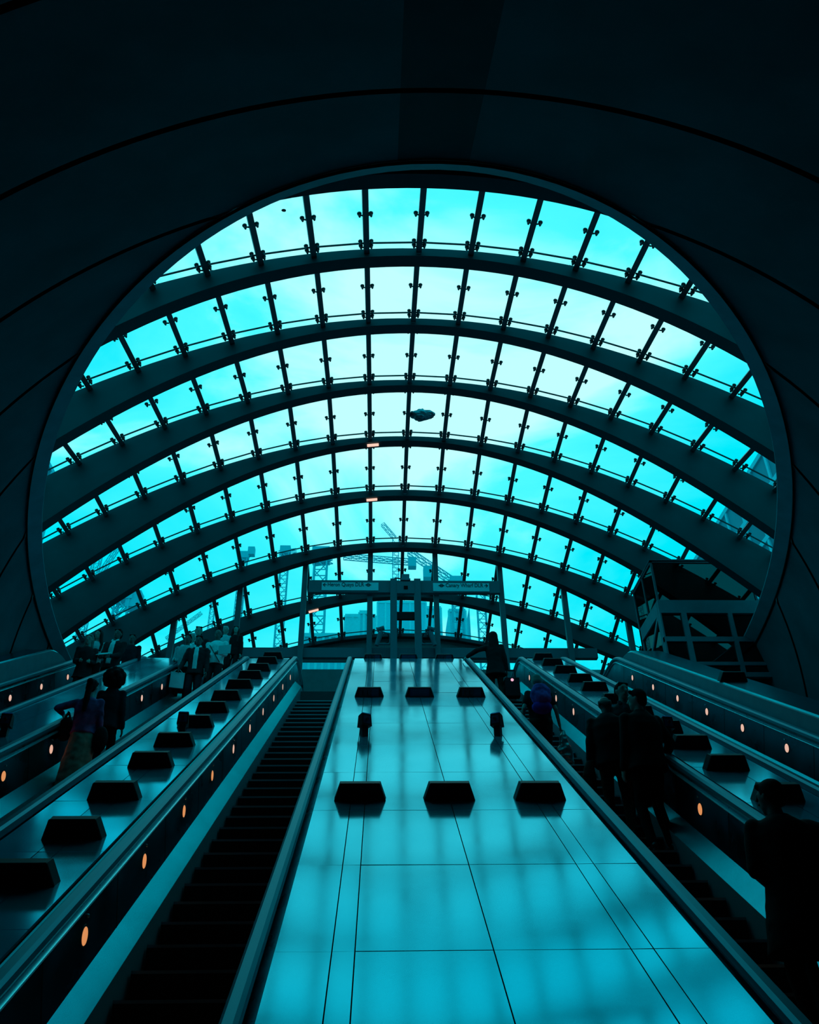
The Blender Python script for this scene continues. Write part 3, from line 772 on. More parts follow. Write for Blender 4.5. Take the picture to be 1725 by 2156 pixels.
# ------------------------------------------------------------------ outside: tower, buildings, cranes
mb = MB()
def tower_box(name, x0, x1, y0, y1, z0, z1, m, label, cat='building', bands=None, side=None, band_m='haze2'):
    t = thing(name, ((x0+x1)/2, (y0+y1)/2, z0), label, cat)
    mb = MB(); mb.box((x0, y0, z0), (x1, y1, z1)); build('walls', mb, m, t)
    if bands:
        mb = MB(); nx, nz_ = bands
        for i in range(nx+1):
            if side: yy = y0+(y1-y0)*i/nx; mb.box((side-.12, yy-.15, z0), (side+.12, yy+.15, z1))
            else: xx = x0+(x1-x0)*i/nx; mb.box((xx-.12, y0-.15, z0), (xx+.12, y0+.05, z1))
        for i in range(nz_+1):
            zz = z0+(z1-z0)*i/nz_
            if side: mb.box((side-.14, y0, zz-.2), (side+.14, y1, zz+.2))
            else: mb.box((x0, y0-.18, zz-.2), (x1, y0+.05, zz+.2))
        tag(build('facade_grid', mb, M[band_m], t))
    return t
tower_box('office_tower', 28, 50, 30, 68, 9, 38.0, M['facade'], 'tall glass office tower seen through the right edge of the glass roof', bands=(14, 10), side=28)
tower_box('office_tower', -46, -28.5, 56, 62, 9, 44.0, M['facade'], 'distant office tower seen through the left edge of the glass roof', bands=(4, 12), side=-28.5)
YB = 90
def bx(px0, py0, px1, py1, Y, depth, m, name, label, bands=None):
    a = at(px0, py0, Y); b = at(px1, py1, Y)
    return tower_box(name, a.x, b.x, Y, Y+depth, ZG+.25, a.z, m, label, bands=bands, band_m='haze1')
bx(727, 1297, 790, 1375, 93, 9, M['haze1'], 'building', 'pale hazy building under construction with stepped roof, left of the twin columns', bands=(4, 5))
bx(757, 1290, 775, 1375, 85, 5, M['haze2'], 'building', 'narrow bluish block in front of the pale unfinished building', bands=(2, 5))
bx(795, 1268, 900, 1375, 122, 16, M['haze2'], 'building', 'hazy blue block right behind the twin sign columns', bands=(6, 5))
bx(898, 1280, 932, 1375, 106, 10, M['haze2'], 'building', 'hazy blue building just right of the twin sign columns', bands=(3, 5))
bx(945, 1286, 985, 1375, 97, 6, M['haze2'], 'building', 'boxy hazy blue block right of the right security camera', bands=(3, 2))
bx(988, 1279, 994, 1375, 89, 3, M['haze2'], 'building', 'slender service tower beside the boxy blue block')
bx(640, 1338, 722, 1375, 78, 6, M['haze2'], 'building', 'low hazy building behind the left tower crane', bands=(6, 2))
def lattice(mb, p, q, w, seg, up=Vector((0, 0, 1)), r=.22):
    p, q = Vector(p), Vector(q); d = (q-p); L = d.length; d.normalize()
    if abs(d.dot(up)) > .95: up = Vector((0, 1, 0))
    a = d.cross(up).normalized(); b = a.cross(d).normalized()
    n = max(2, int(L/seg)); cs = [(-1, -1), (1, -1), (1, 1), (-1, 1)]
    for i, j in cs: mb.bar(p+(a*i+b*j)*w/2, q+(a*i+b*j)*w/2, r)
    for k in range(n):
        s0, s1 = p+d*(L*k/n), p+d*(L*(k+1)/n)
        for e in range(4):
            c0, c1 = cs[e], cs[(e+1) % 4]
            mb.bar(s0+(a*c0[0]+b*c0[1])*w/2, s1+(a*c1[0]+b*c1[1])*w/2, r*.6)
            mb.bar(s0+(a*c0[0]+b*c0[1])*w/2, s0+(a*c1[0]+b*c1[1])*w/2, r*.6)
def crane(label, mast, jib, w=2.0, Y=90, cab=True, counter=None):
    mt = at(*mast[1], Y); base = Vector((mt.x, Y, ZG+.25))
    t = thing('tower_crane', base, label, 'crane', 'cranes beyond the glass')
    mb = MB(); lattice(mb, base, mt, w, w*1.2, r=w*.11); build('mast', mb, M['crane'], t)
    mb = MB(); lattice(mb, at(*jib[0], Y), at(*jib[1], Y), w*.6, w*.9, r=w*.08); build('jib', mb, M['crane'], t)
    if cab:
        p = at(*mast[1], Y); mb = MB(); mb.box((p.x-w*.7, Y-w*.6, p.z-w*.2), (p.x+w*.7, Y+w*.6, p.z+w*.9)); build('cab', mb, M['crane'], t)
    if counter:
        p = at(*counter, Y); mb = MB(); mb.box((p.x-w*.5, Y-w*.5, p.z-w*.8), (p.x+w*.5, Y+w*.5, p.z+w*.5)); build('counterweight', mb, M['crane'], t)
    return t
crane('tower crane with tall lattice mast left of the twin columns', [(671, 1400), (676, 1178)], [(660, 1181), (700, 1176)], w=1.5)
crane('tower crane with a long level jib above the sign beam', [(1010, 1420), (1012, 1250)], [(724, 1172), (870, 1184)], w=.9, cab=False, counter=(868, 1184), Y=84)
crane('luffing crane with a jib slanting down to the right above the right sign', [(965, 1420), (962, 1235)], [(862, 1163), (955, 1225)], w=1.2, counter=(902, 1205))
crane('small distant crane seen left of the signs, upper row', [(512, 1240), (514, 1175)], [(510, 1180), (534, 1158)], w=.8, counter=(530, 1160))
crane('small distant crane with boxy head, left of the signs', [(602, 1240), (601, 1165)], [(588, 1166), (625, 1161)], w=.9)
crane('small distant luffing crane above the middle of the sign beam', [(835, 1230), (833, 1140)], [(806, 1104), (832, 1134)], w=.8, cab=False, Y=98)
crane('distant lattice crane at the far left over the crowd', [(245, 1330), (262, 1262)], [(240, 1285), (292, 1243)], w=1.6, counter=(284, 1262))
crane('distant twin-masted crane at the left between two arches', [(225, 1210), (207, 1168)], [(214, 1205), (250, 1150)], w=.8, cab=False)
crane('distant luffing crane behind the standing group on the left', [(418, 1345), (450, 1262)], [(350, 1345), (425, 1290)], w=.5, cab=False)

# ------------------------------------------------------------------ people
def cloth(name, col, rough=.85, stripes=None, var=.15):
    m = mat(name, col, rough, spec=.15, var=var, vscale=6, bump=.35, bscale=9)
    if stripes:
        t = m.node_tree; b = t.nodes['Principled BSDF']; w = N(t, 'ShaderNodeTexWave'); w.inputs['Scale'].default_value = 14; w.bands_direction = 'X'
        co = N(t, 'ShaderNodeTexCoord'); t.links.new(co.outputs['Object'], w.inputs['Vector'])
        mi = N(t, 'ShaderNodeMix'); mi.data_type = 'RGBA'; mi.inputs[6].default_value = (*col, 1); mi.inputs[7].default_value = (*stripes, 1)
        t.links.new(w.outputs['Fac'], mi.inputs[0]); t.links.new(mi.outputs[2], b.inputs['Base Color'])
    return m
K_ = {}
K_['skin'] = mat('skin', (.50, .38, .33), .6, spec=.3); K_['skin_dark'] = mat('dark skin', (.16, .12, .11), .55, spec=.3)
K_['hair'] = cloth('dark hair', (.010, .010, .012)); K_['white_hair'] = cloth('white hair', (.85, .9, .92)); K_['fair_hair'] = cloth('fair hair', (.22, .24, .22)); K_['brown_hair'] = cloth('brown hair', (.035, .028, .028))
K_['black'] = cloth('black wool', (.012, .014, .016)); K_['charcoal'] = cloth('charcoal cloth', (.022, .026, .03)); K_['navy'] = cloth('navy cloth', (.014, .022, .032))
K_['olive'] = cloth('olive cloth', (.035, .042, .036)); K_['white'] = cloth('white cotton', (.88, .95, .96)); K_['pale'] = cloth('pale cotton', (.62, .74, .78))
K_['stripe'] = cloth('striped cotton', (.16, .22, .25), stripes=(.75, .85, .88)); K_['pink'] = cloth('pink patterned top', (.75, .10, .26), var=.8); K_['tan'] = cloth('pale skirt', (.55, .30, .22), var=.3)
K_['shoe'] = mat('black shoe', (.012, .013, .014), .4); K_['trainer'] = mat('pale trainer', (.35, .45, .5), .5); K_['bag'] = cloth('dark bag', (.015, .016, .02)); K_['pack'] = cloth('pink and blue backpack', (1.0, .10, .42), var=.5)
K_['packdark'] = cloth('violet lower backpack', (.40, .04, .40), var=.5); K_['paper'] = mat('paper', (.62, .72, .75), .7); K_['plastic'] = M['bagplastic']; K_['phone'] = mat('phone', (.02, .03, .03), .3)
SCR = bpy.data.scenes.new('scratch')
def remesh(name, mb, m, root, vox, par=None, wob=0.0, seed=0):
    me = bpy.data.meshes.new(name); me.from_pydata(mb.v, [], mb.f)
    bm = bmesh.new(); bm.from_mesh(me); bmesh.ops.recalc_face_normals(bm, faces=bm.faces); bm.to_mesh(me); bm.free()
    tmp = bpy.data.objects.new(name, me); SCR.collection.objects.link(tmp)
    r = tmp.modifiers.new('r', 'REMESH'); r.mode = 'VOXEL'; r.voxel_size = vox
    s = tmp.modifiers.new('s', 'SMOOTH'); s.iterations = 3; s.factor = .5
    with bpy.context.temp_override(scene=SCR, view_layer=SCR.view_layers[0]):
        dg = bpy.context.evaluated_depsgraph_get()
        me2 = bpy.data.meshes.new_from_object(tmp.evaluated_get(dg))
    bpy.data.objects.remove(tmp); bpy.data.meshes.remove(me)
    if wob:
        for v in me2.vertices:
            q = v.co*7; k = noise.noise(Vector((q.x+seed, q.y, q.z*1.6)))+.5*noise.noise(q*2.7)
            v.co += v.normal*k*wob
    me2.polygons.foreach_set('use_smooth', [True]*len(me2.polygons))
    me2.materials.clear(); me2.materials.append(m); me2.name = name
    return link(name, me2, par or root)
def ik(a, b, l1, l2, pole):
    a, b, pole = Vector(a), Vector(b), Vector(pole); d = b-a; L = d.length
    if L > (l1+l2)*.995: b = a+d*((l1+l2)*.995/L); d = b-a; L = d.length
    x = (l1*l1-l2*l2+L*L)/(2*L); h = math.sqrt(max(l1*l1-x*x, 0)); n = d.normalized(); p = (pole-n*pole.dot(n)).normalized()
    return a+n*x+p*h, b
def person(label, loc, H=1.75, face=180, top='jacket', topm='black', bottom='trousers', botm='charcoal', hair='short', hairm='hair', skin='skin', female=False,
           lh=None, rh=None, lf=(0, 0), rf=(0, 0), lean=0, side=0, shoes='shoe', headturn=0, nod=0, shirt=None, long=.78, group=None, bulk=1.0):
    H = H*HK; k = H/1.75; root = thing('person', loc, label, 'person', group); root.rotation_euler = (0, 0, math.radians(face))
    sw = (.165 if female else .19)
    hip = Vector((0, 0, .93))
    Rl = Matrix.Rotation(math.radians(-lean), 3, 'X') @ Matrix.Rotation(math.radians(side), 3, 'Y')
    T = lambda p: (hip+Rl @ (Vector(p)-hip))*k
    S = lambda p: Vector(p)*k
    R3 = Rl
    # head frame
    hc = Vector((0, .015, 1.635)); Rh = Rl @ Matrix.Rotation(math.radians(headturn), 3, 'Z') @ Matrix.Rotation(math.radians(-nod), 3, 'X')
    nb = Vector((0, 0, 1.53)); Hp = lambda p: (T(nb)+(Rh @ (Vector(p)-nb))*k)
    b = MB()
    b.ell(Hp((0, .005, 1.650)), (.074*k, .094*k, .100*k), Rh, 18, 12)
    b.ell(Hp((0, .035, 1.590)), (.055*k, .062*k, .072*k), Rh, 14, 10)                      # jaw
    b.ell(Hp((0, .072, 1.545)), (.026*k, .022*k, .018*k), Rh)                                # chin
    b.cap(Hp((0, .090, 1.655)), Hp((0, .112, 1.618)), .010*k, .015*k, 8)                     # nose
    b.cap(Hp((-.038, .084, 1.672)), Hp((.038, .084, 1.672)), .012*k, .012*k, 8)              # brow
    b.cap(Hp((-.020, .090, 1.583)), Hp((.020, .090, 1.583)), .010*k, .010*k, 8)              # lips
    for s in (-1, 1):
        b.ell(Hp((s*.076, -.002, 1.635)), (.010*k, .020*k, .030*k), Rh, 10, 8)               # ears
        b.ell(Hp((s*.030, .078, 1.648)), (.014*k, .012*k, .010*k), Rh, 10, 8)
    b.cap(T((0, -.005, 1.44)), Hp((0, .0, 1.58)), .058*k, .050*k, 12)
    # torso under the clothes
    tr = [(.90, .15, .10), (1.05, .125, .09), (1.22, .14, .10), (1.36, .14, .09), (1.45, .09, .065)]
    b.loft([(T((0, 0, z)), (R3 @ Vector((rx, 0, 0)))*k, (R3 @ Vector((0, ry, 0)))*k) for z, rx, ry in tr], 18)
    hands = []; arms = []
    for s, h in ((-1, lh), (1, rh)):
        sh = T((s*sw, 0, 1.41)); tgt = S(h) if h else S((s*(sw+.07), .05, .86))+(T((0, 0, 1.41))-S((0, 0, 1.41)))*.6
        el_, wr = ik(sh, tgt, .285*k, .255*k, (s*.35, -1, -.25)); arms.append((sh, el_, wr))
        b.cap(sh, el_, .045*k, .038*k); b.cap(el_, wr, .036*k, .026*k)
        d = (wr-el_).normalized(); pn_ = Vector((s, 0, 0)) - d*Vector((s, 0, 0)).dot(d)
        if pn_.length < .2: pn_ = Vector((0, 0, 1))-d*d.z
        pn_.normalize(); wd = d.cross(pn_).normalized()             # pn_: back of hand outward, wd: across the knuckles
        hc_ = wr+d*.050*k; rot = Matrix((wd, pn_, d)).transposed()
        b.ell(hc_, (.040*k, .017*k, .052*k), rot, 12, 8)
        for i_, (off, L) in enumerate(((-.028, .030), (-.010, .036), (.009, .033), (.027, .026))):
            p0 = wr+d*.088*k+wd*off*k; p1 = p0+d*L*k-pn_*.008*k; p2 = p1+(d*.7-pn_*.7)*L*.9*k
            b.cap(p0, p1, .0105*k, .0098*k, 6); b.cap(p1, p2, .0098*k, .009*k, 6)
        sgn = 1 if wd.y > 0 else -1
        p0 = wr+d*.028*k+wd*sgn*.030*k; p1 = p0+(d*.6+wd*sgn*.55-pn_*.3).normalized()*.036*k; b.cap(p0, p1, .013*k, .011*k, 6); b.cap(p1, p1+(d*.9-pn_*.3).normalized()*.026*k, .011*k, .009*k, 6)
        hands.append(wr+d*.07*k)
    legs = []
    for s, f in ((-1, lf), (1, rf)):
        hp = S((s*.085, 0, .93)); an = S((s*.105, f[0]/k-.02, .09+f[1]/k)); kn, an = ik(hp, an, .435*k, .435*k, (s*.05, 1, 0)); legs.append((hp, kn, an))
        b.cap(hp, kn, .070*k, .048*k); b.cap(kn, kn*.6+an*.4, .048*k, .052*k); b.cap(kn*.6+an*.4, an, .052*k, .033*k)
        b.ell(an+S((0, .055, -.05)), (.034*k, .10*k, .030*k))
    body = remesh('body', b, K_[skin], root, .0122)
    # lower garment
    m = MB()
    if bottom == 'skirt':
        m.loft([(S((0, 0, z)), (rx*k, 0, 0), (0, ry*k, 0)) for z, rx, ry in ((1.05, .13, .10), (.95, .165, .125), (.70, .19, .15), (.40, .225, .185), (.13, .25, .21))], 24)
        remesh('skirt', m, K_[botm], root, .015, wob=.012, seed=len(label))
    else:
        m.ell(S((0, 0, .95)), (.165*k*bulk, .118*k*bulk, .12*k))
        for hp, kn, an in legs:
            m.cap(hp, kn, .088*k*bulk, .064*k); m.cap(kn, an+S((0, 0, .0)), .064*k, .050*k)
        remesh('trousers' if bottom == 'trousers' else 'jeans', m, K_[botm], root, .017, wob=.005, seed=len(label))
    for s, (hp, kn, an) in zip((-1, 1), legs):
        m = MB(); m.ell(an+S((0, .062, -.052)), (.044*k, .132*k, .040*k)); m.ell(an+S((0, -.02, -.03)), (.040*k, .050*k, .05*k)); m.box(an+S((-.04, -.06, -.09)), an+S((.04, .18, -.066)))
        remesh('shoe', m, K_[shoes], root, .014)
    # upper garment
    g = dict(jacket=.022, coat=.026, shirt=.010, tee=.008, top=.012)[top]; m = MB(); bk = bulk*(.92 if female else 1)
    rings = []
    if top == 'coat': rings += [(long, .225, .165), (.80, .195, .145)]
    elif top == 'jacket': rings += [(.84, .175, .13)]
    else: rings += [(.93, .160, .118)]
    rings += [(1.05, .148, .112), (1.20, .163, .122), (1.33, .172, .118), (1.42, .150, .092), (1.475, .075, .066)]
    m.loft([(T((0, 0, z)) if z > .9 else S((0, 0, z)), (R3 @ Vector(((rx+g)*bk, 0, 0)))*k, (R3 @ Vector((0, (ry+g)*bk, 0)))*k) for z, rx, ry in rings], 24)
    for sh, el_, wr in arms:
        m.ell(sh, (.062*k+g*.3, .06*k+g*.3, .06*k+g*.3))
        if top == 'tee': m.cap(sh, sh*.35+el_*.65, .055*k+g, .052*k+g)
        else: m.cap(sh, el_, .053*k+g*.6, .045*k+g*.6); m.cap(el_, wr, .045*k+g*.6, .032*k+g*.6)
    if top in ('jacket', 'coat'): m.cap(T((-.05, -.03, 1.47)), T((.05, -.03, 1.47)), .045*k, .045*k)
    gar = remesh({'tee': 't_shirt'}.get(top, top), m, K_[topm], root, .017, wob=.007, seed=len(label)*1.7)
    if shirt:
        m = MB(); w = shirt[1]
        m.loft([(T((0, y, z)), (R3 @ Vector((rx, 0, 0)))*k, (R3 @ Vector((0, .03, 0)))*k) for z, y, rx in ((.93, .105+g, w), (1.10, .112+g, w*.85), (1.25, .118+g, w*.95), (1.38, .095+g, w*.9), (1.46, .055+g, w*.8))], 16)
        remesh('shirt_front', m, K_[shirt[0]], root, .012, par=gar, wob=.004)
        for s in (-1, 1):
            mm = MB(); mm.hexa([T((s*.02, .075+g, 1.475)), T((s*.07, .05+g, 1.50)), T((s*.075, .02, 1.515)), T((s*.05, .03, 1.53)), T((s*.02, .095+g, 1.43)), T((s*.075, .08+g, 1.44)), T((s*.085, .03, 1.49)), T((s*.06, .05, 1.50))]); remesh('collar', mm, K_[shirt[0]], root, .010, par=gar)
    # hair
    if hair:
        m = MB()
        if hair == 'afro':
            for i_ in range(30):
                a = i_*2.4; z = 1-2*(i_+.5)/30; r = math.sqrt(1-z*z); m.ell(Hp((.125*r*math.cos(a), -.03+.11*r*math.sin(a), 1.67+.125*z)), (.072*k,)*3, n=8, k=6)
            m.ell(Hp((0, -.03, 1.68)), (.15*k, .12*k, .14*k))
        elif hair == 'bald':
            for s in (-1, 1): m.ell(Hp((s*.068, -.035, 1.635)), (.016*k, .05*k, .04*k), Rh)
            m.ell(Hp((0, -.080, 1.625)), (.06*k, .022*k, .045*k), Rh)
        else:
            m.ell(Hp((0, -.018, 1.672)), (.083*k, .096*k, .098*k), Rh, 16, 10); m.ell(Hp((0, -.045, 1.63)), (.078*k, .066*k, .082*k), Rh)
            m.cap(Hp((-.055, .055, 1.722)), Hp((.055, .055, 1.722)), .022*k, .022*k)
            if hair in ('long', 'hood'):
                w = .105 if hair == 'hood' else .095
                m.loft([(Hp((0, -.035, 1.66)), (R3 @ Vector((w, 0, 0)))*k, (R3 @ Vector((0, .09, 0)))*k), (T((0, -.055, 1.50)), (R3 @ Vector((w*1.15, 0, 0)))*k, (R3 @ Vector((0, .075, 0)))*k), (T((0, -.085, 1.34)), (R3 @ Vector((w*1.2, 0, 0)))*k, (R3 @ Vector((0, .055, 0)))*k), (T((0, -.10, 1.20)), (R3 @ Vector((w*.75, 0, 0)))*k, (R3 @ Vector((0, .035, 0)))*k)], 16)
                if hair == 'hood': m.ell(Hp((0, -.02, 1.69)), (.105*k, .115*k, .10*k), Rh)
            if hair == 'sidelong':
                for s in (-1, 1): m.loft([(Hp((s*.07, .0, 1.68)), (.03*k, 0, 0), (0, .05*k, 0)), (Hp((s*.09, .01, 1.56)), (.035*k, 0, 0), (0, .05*k, 0)), (T((s*.11, .05, 1.40)), (.04*k, 0, 0), (0, .04*k, 0)), (T((s*.10, .09, 1.22)), (.03*k, 0, 0), (0, .03*k, 0))], 10)
            if hair == 'bun': m.ell(Hp((0, -.12, 1.69)), (.052*k,)*3); m.loft([(Hp((0, -.09, 1.66)), (.045*k, 0, 0), (0, .03*k, 0)), (T((0, -.13, 1.45)), (.05*k, 0, 0), (0, .03*k, 0)), (T((0, -.15, 1.22)), (.03*k, 0, 0), (0, .02*k, 0))], 10)
        remesh('hair' if hair != 'hood' else 'hood', m, K_[hairm], root, .013, wob=.006)
    root['_h'] = [list(hands[0]), list(hands[1])]
    Rz = Matrix.Rotation(math.radians(face), 3, 'Z')
    hw = [Vector(loc)+Rz @ h for h in hands]
    del root['_h']
    return root, hw, T, k
def carry(name, P, mb, m, label, cat, rz=0, par=None, vox=None, wob=0):
    """a carried thing, its own top-level object"""
    me_o = MB(); me_o.v = [tuple(Vector(p)) for p in mb.v]; me_o.f = mb.f; me_o.m = mb.m
    if vox:
        o = remesh(name, me_o, m, None, vox, wob=wob); o.location = P
    else:
        me = bpy.data.meshes.new(name); me.from_pydata(me_o.v, [], me_o.f); me.materials.append(m); o = link(name, me, None, P)
    o.rotation_euler = (0, 0, math.radians(rz))
    return tag(o, label, cat) if label else o
HK = 1.045
def stand(c, px, py, H, lim=.46):
    """tread on escalator c (or spot on the landing) where someone this tall has the top of the head at this height in the view"""
    best = None; H = H*HK
    spots = []
    for q in range(200):
        u = U_STEP0+q*PI_IN
        if 3 < u < 20.3: f = I(c, u, Z_N); f.y += .20; spots.append(f)
    for q in range(12): spots.append(Vector((c, 20.3+q*.15, ZF)))
    for f in spots:
        hd = Vector((c, f.y, f.z+H)); y = 1078-FPX*hd.dot(CU)/hd.dot(CF)
        if best is None or abs(y-py) < best[0]: best = (abs(y-py), f)
    f = best[1].copy(); r = ray(px, py); x = (r*((f.y)/r.y)).x
    f.x = max(c-lim, min(c+lim, x)); return f
def landing(px, py, H):
    r = ray(px, py); t_ = (ZF+H)/r.z; return Vector((r.x*t_, r.y*t_, ZF))
def pw(P, face, w):   # world point -> person frame
    return tuple(Matrix.Rotation(-math.radians(face), 3, 'Z') @ (Vector(w)-Vector(P)))
def pl(P, face, l): return Vector(P)+Matrix.Rotation(math.radians(face), 3, 'Z') @ Vector(l)
def at_rail(c, s, P, dy): # grip point on the handrail nearest y
    y = P.y+dy; x = c+s*.68
    u = (y+0)/CT; 
    z = (y*ST-HD)/CT+ .0
    return Vector((x, y, min((y*math.tan(PI/6))-HD/CT+.06, ZT+.06)))
def place(c, px, py, u, lim=.5):
    """stand on the tread at u (or on the landing when u is past the steps); height from where the head is seen"""
    if u < 20.3: u = step_u(u); f = I(c, u, Z_N); f.y += .20
    else: f = Vector((c, u*CT+1.9+.0, ZF))
    r = ray(px, py); q = r*(f.y/r.y); f.x = max(c-lim, min(c+lim, q.x)); return f, max(1.55, min(1.96, q.z-f.z))/HK
a_, b_, c_e, d_e = EXC['a'], EXC['b'], EXC['c'], EXC['d']
gB = 'people riding down the second escalator'
# crowd riding down, facing the camera
P, Hh = place(b_, 378, 1337, 19.2); G_ = at_rail(b_, -1, P, -.30)
_, hw, T_, k_ = person('man in striped shirt riding down with one hand on the handrail', P, Hh, 180, 'shirt', 'stripe', 'trousers', 'black', 'short', 'hair', 'skin_dark', rh=pw(P, 180, G_+Vector((0, .05, .05))), bulk=1.12)
mb = MB(); mb.bar((-.17, .10, 1.46), (-.21, .02, .98), .05, .02); mb.cap((-.20, -.16, 1.0), (-.20, -.14, 1.38), .10, .10)
carry('shoulder_bag', P, mb, K_['bag'], 'dark bag on the shoulder of the man in the striped shirt', 'bag', 180, vox=.014)
P, Hh = place(b_, 421, 1340, 18.8)
_, hw, _, _ = person('man in open dark jacket over white shirt riding down, holding a pale bag', P, Hh, 180, 'jacket', 'charcoal', 'trousers', 'navy', 'short', 'hair', 'skin_dark', rh=(.30, .16, .93), lh=(-.26, .10, .84), shirt=('white', .055))
mb = MB(); h = Vector(hw[1]); mb.box((-.15, -.02, -.34), (.15, .02, .02)); mb.bar((-.1, 0, .02), (-.03, 0, .09), .012); mb.bar((.1, 0, .02), (.03, 0, .09), .012)
carry('paper_bag', h-Vector((0, 0, .07)), mb, K_['pale'], 'pale flat bag held by the man in the open dark jacket', 'bag', 195)
P, Hh = place(b_, 399, 1334, 19.7)
person('white-haired man with pale collar standing between the striped shirt and the dark jacket', P, Hh, 180, 'shirt', 'pale', 'trousers', 'charcoal', 'short', 'white_hair', 'skin', shirt=('white', .05))
P, Hh = place(b_, 420, 1318, 20.15)
person('dark-haired man in glasses at the back, head above the others', P, Hh, 180, 'shirt', 'charcoal', 'trousers', 'charcoal', 'short', 'hair', 'skin', headturn=12)
P, Hh = place(b_, 461, 1327, 19.7)
_, hw, _, _ = person('man in white shirt holding papers, near the top of the left escalator', P, Hh, 172, 'shirt', 'white', 'trousers', 'charcoal', 'bald', 'hair', 'skin_dark', lh=(-.18, .30, 1.06), rh=(.05, .30, 1.08), bulk=1.12)
mb = MB(); mb.bar((.12, .155, 1.46), (-.16, .16, 1.02), .035, .015); carry('bag_strap', P, mb, K_['bag'], 'dark strap across the white shirt of the man holding papers', 'strap', 172)
mb = MB(); mb.box((-.15, -.008, -.11), (.15, .008, .11)); carry('papers', (hw[0]+Vector((.16, -.06, .06))), mb, K_['paper'], 'sheaf of pale papers held by the man in the white shirt', 'papers', 165)
P, Hh = place(b_, 474, 1342, 20.4)
person('white-haired person half hidden behind the man holding papers', P, Hh, 180, 'shirt', 'pale', 'trousers', 'black', 'short', 'white_hair', 'skin', female=True)
P, Hh = place(b_, 497, 1331, 20.4, .7)
person('woman with long hair over one shoulder, topmost on the crowded left escalator', P, Hh, 165, 'jacket', 'black', 'trousers', 'black', 'sidelong', 'brown_hair', 'skin', female=True, headturn=20)
# two women with their backs to the camera
P = stand(b_, 196, 1437, 1.68); G_ = at_rail(b_, -1, P, .16)
_, hw, _, _ = person('woman in pink patterned top and long pale skirt, back turned, hair tied up', P, 1.68, 0, 'top', 'pink', 'skirt', 'tan', 'bun', 'hair', 'skin', female=True, lh=pw(P, 0, G_+Vector((0, -.02, .06))), shoes='trainer', bulk=1.12)
mb = MB(); mb.ell((0, 0, -.22), (.13, .08, .18)); mb.bar((-.05, 0, -.08), (0, 0, .05), .03); mb.bar((.05, 0, -.08), (0, 0, .05), .03); carry('handbag', hw[0]+Vector((.12, -.14, -.05)), mb, K_['bag'], 'dark handbag hanging by the handrail beside the woman in pink', 'bag', vox=.013)
mb = MB(); mb.ell((.0, .0, 0), (.11, .07, .20)); carry('shoulder_bag', P+Vector((.27, -.02, .85)), mb, K_['bag'], 'black shoulder bag at the right hip of the woman in pink', 'bag', vox=.013)
P = stand(b_, 219, 1408, 1.72)
P.x = b_-.22
person('woman with big round afro in dark jacket, back turned, beside the woman in pink', P, 1.66, 0, 'jacket', 'navy', 'trousers', 'black', 'afro', 'hair', 'skin_dark', female=True)
# far left escalator
P, Hh = place(c_e, 190, 1341, 18.8, .6)
person('fair-haired woman in dark hooded coat leaning forward on the far left escalator', P, Hh, 200, 'coat', 'charcoal', 'trousers', 'black', 'long', 'fair_hair', 'skin', female=True, lean=10, lh=(-.1, .3, 1.05), rh=(.12, .3, 1.05), headturn=-25)
P, Hh = place(c_e, 210, 1328, 19.7, .6)
person('woman with long dark hair and pale sleeves on the far left escalator', P, Hh, 185, 'top', 'pale', 'trousers', 'black', 'sidelong', 'brown_hair', 'skin', female=True, rh=(.1, .28, 1.05), lh=(-.12, .28, 1.05), headturn=-20)
P, Hh = place(c_e, 248, 1323, 19.2)
_, hw, _, _ = person('man in dark suit and open white collar reading on the far left escalator', P, Hh, 170, 'jacket', 'charcoal', 'trousers', 'charcoal', 'short', 'hair', 'skin_dark', lh=(-.12, .30, 1.02), rh=(.10, .30, 1.02), shirt=('white', .06), side=-3)
mb = MB(); mb.box((-.14, -.09, -.004), (.14, .09, .004)); o = carry('papers', (hw[0]+hw[1])/2+Vector((0, -.05, .05)), mb, K_['paper'], 'open papers held by the man in the dark suit on the far left', 'papers', 170); o.rotation_euler = (math.radians(35), 0, math.radians(-10))
P, Hh = place(c_e, 288, 1337, 20.1)
person('man in plain dark top at the top of the far left escalator', P, Hh, 180, 'shirt', 'navy', 'trousers', 'black', 'short', 'hair', 'skin_dark')
# right escalator
P, Hh = place(d_e, 1038, 1334, 19.7); G_ = at_rail(d_e, -1, P, .05)
_, hw, _, _ = person('person with long dark hair and coat, back turned, near the top of the right escalator', P, Hh, -8, 'coat', 'black', 'trousers', 'olive', 'hood', 'hair', 'skin', female=True, lh=pw(P, -8, G_+Vector((-.04, 0, .03))), rh=(.26, .05, .86), long=.72, bulk=1.08)
mb = MB(); mb.box((-.17, -.11, -.30), (.17, .11, .14)); mb.bar((-.1, 0, .14), (-.1, 0, .36), .02); mb.bar((.1, 0, .14), (.1, 0, .36), .02); mb.bar((-.1, 0, .36), (.1, 0, .36), .025)
sc = carry('suitcase', hw[1]+Vector((.06, -.10, -.36)), mb, K_['bag'], 'black suitcase beside the long-haired person at the top of the escalator', 'suitcase')
mb = MB(); mb.cyl((0, -.115, .08), (0, -.125, .08), .035, n=16); me = bpy.data.meshes.new('case_light'); me.from_pydata(mb.v, [], mb.f); me.materials.append(mat('pink light', (.9, .5, .6), .4, emit=(1, .45, .6), es=1.0)); link('case_light', me, sc)  # small pink light on the case, glowing by its own emission
P = stand(d_e, 1129, 1419, 1.70)
_, hw, _, _ = person('person in dark t-shirt and wide trousers wearing a pink backpack', P, 1.66, 0, 'tee', 'black', 'trousers', 'olive', 'short', 'fair_hair', 'skin', female=True, lh=(-.30, .04, .92), rh=(.30, .02, .90), bulk=1.22, nod=20)
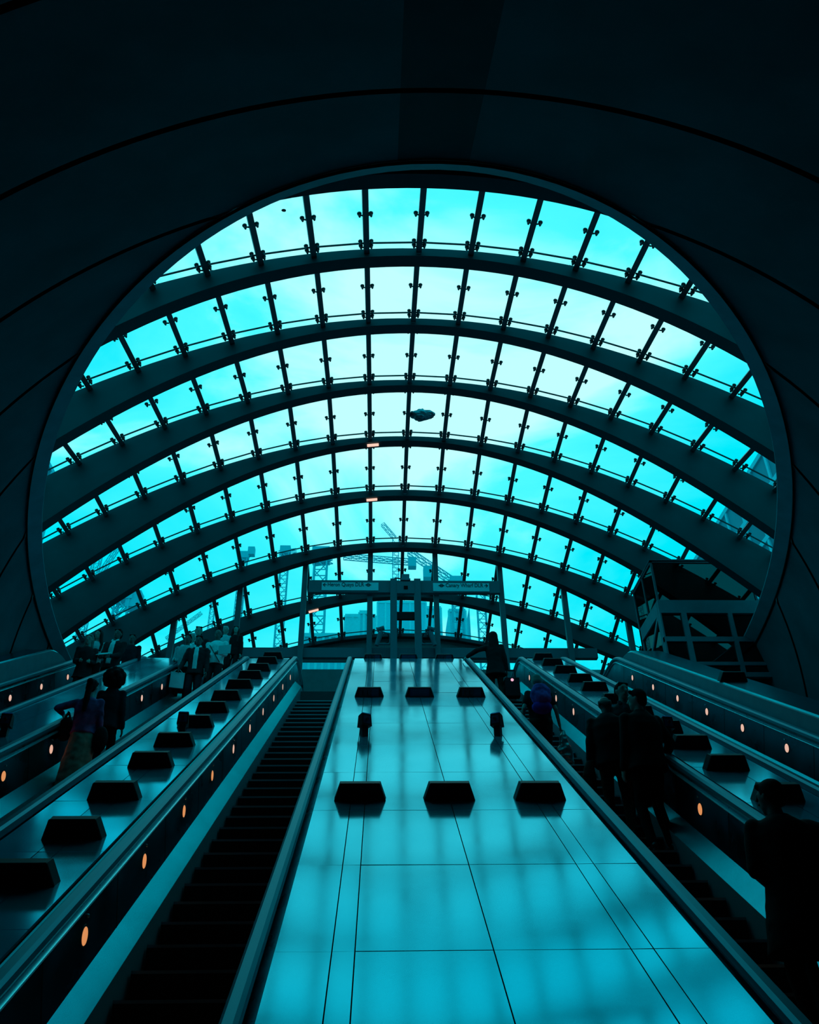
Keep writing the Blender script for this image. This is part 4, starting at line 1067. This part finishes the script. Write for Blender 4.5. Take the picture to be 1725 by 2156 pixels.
mb = MB(); mb.ell((0, 0, .04), (.17, .10, .20)); mb.ell((0, -.05, .0), (.13, .08, .12)); bp_ = carry('backpack', P+Vector((0, -.22, 1.26)), mb, K_['pack'], 'crumpled pink and blue backpack on the back of the person in the t-shirt', 'backpack', vox=.013, wob=.014)
mb = MB(); mb.ell((0, 0, -.16), (.165, .10, .11)); o = remesh('bottom_pocket', mb, K_['packdark'], None, .014); o.parent = bp_
mb = MB(); mb.loft([((0, 0, .02), (.02, 0, 0), (0, .02, 0)), ((0, 0, -.15), (.07, 0, 0), (0, .05, 0)), ((0, 0, -.34), (.13, 0, 0), (0, .08, 0)), ((0, 0, -.52), (.12, 0, 0), (0, .08, 0))], 18)
carry('plastic_bag', hw[1]+Vector((.02, -.03, -.02)), mb, K_['plastic'], 'thin translucent carrier bag hanging from the backpack wearer\'s right hand', 'bag', vox=.013, wob=.02)
P = stand(d_e, 1271, 1463, 1.76)
person('stooping man in dark jacket with thinning grey hair, left of the three men', P, 1.76, -15, 'jacket', 'black', 'trousers', 'olive', 'bald', 'fair_hair', 'skin_dark', lh=(-.28, .02, .84), lean=3, nod=15, bulk=1.1)
mb = MB(); mb.loft([((0, 0, .0), (.05, 0, 0), (0, .03, 0)), ((-.03, 0, -.2), (.09, 0, 0), (0, .05, 0)), ((-.05, 0, -.5), (.10, 0, 0), (0, .05, 0))], 14)
carry('folded_coat', P+Vector((-.30, -.02, .96)), mb, K_['olive'], 'dark coat hanging over the arm of the leftmost of the three men', 'coat', vox=.014, wob=.01)
P = stand(d_e, 1307, 1441, 1.84, .5)
person('bearded man in dark suit turned towards the camera, middle of the three men', P, 1.84, 170, 'jacket', 'charcoal', 'trousers', 'black', 'short', 'hair', 'skin', shirt=('navy', .04), headturn=25, rh=(.20, .22, .98))
P = stand(d_e, 1338, 1450, 1.88, .5)
person('tall man in black jacket seen from behind, right of the three men', P, 1.88, 15, 'jacket', 'black', 'trousers', 'black', 'short', 'hair', 'skin', headturn=45, rf=(-.02, 0), bulk=1.16, lh=(-.24, .10, .86), rh=(.30, .16, 1.0))
P = stand(d_e, 1625, 1645, 1.80); G_ = at_rail(d_e, 1, P, .10)
person('nearest person, black silhouette in a long coat climbing at the bottom right', P, 1.80, 0, 'coat', 'black', 'trousers', 'black', 'short', 'hair', 'skin_dark', rh=pw(P, 0, G_+Vector((-.02, 0, .05))), lh=(-.16, .26, 1.22), headturn=30, long=.60, rf=(.30, .21), lean=6, bulk=1.18)
bpy.data.scenes.remove(SCR)
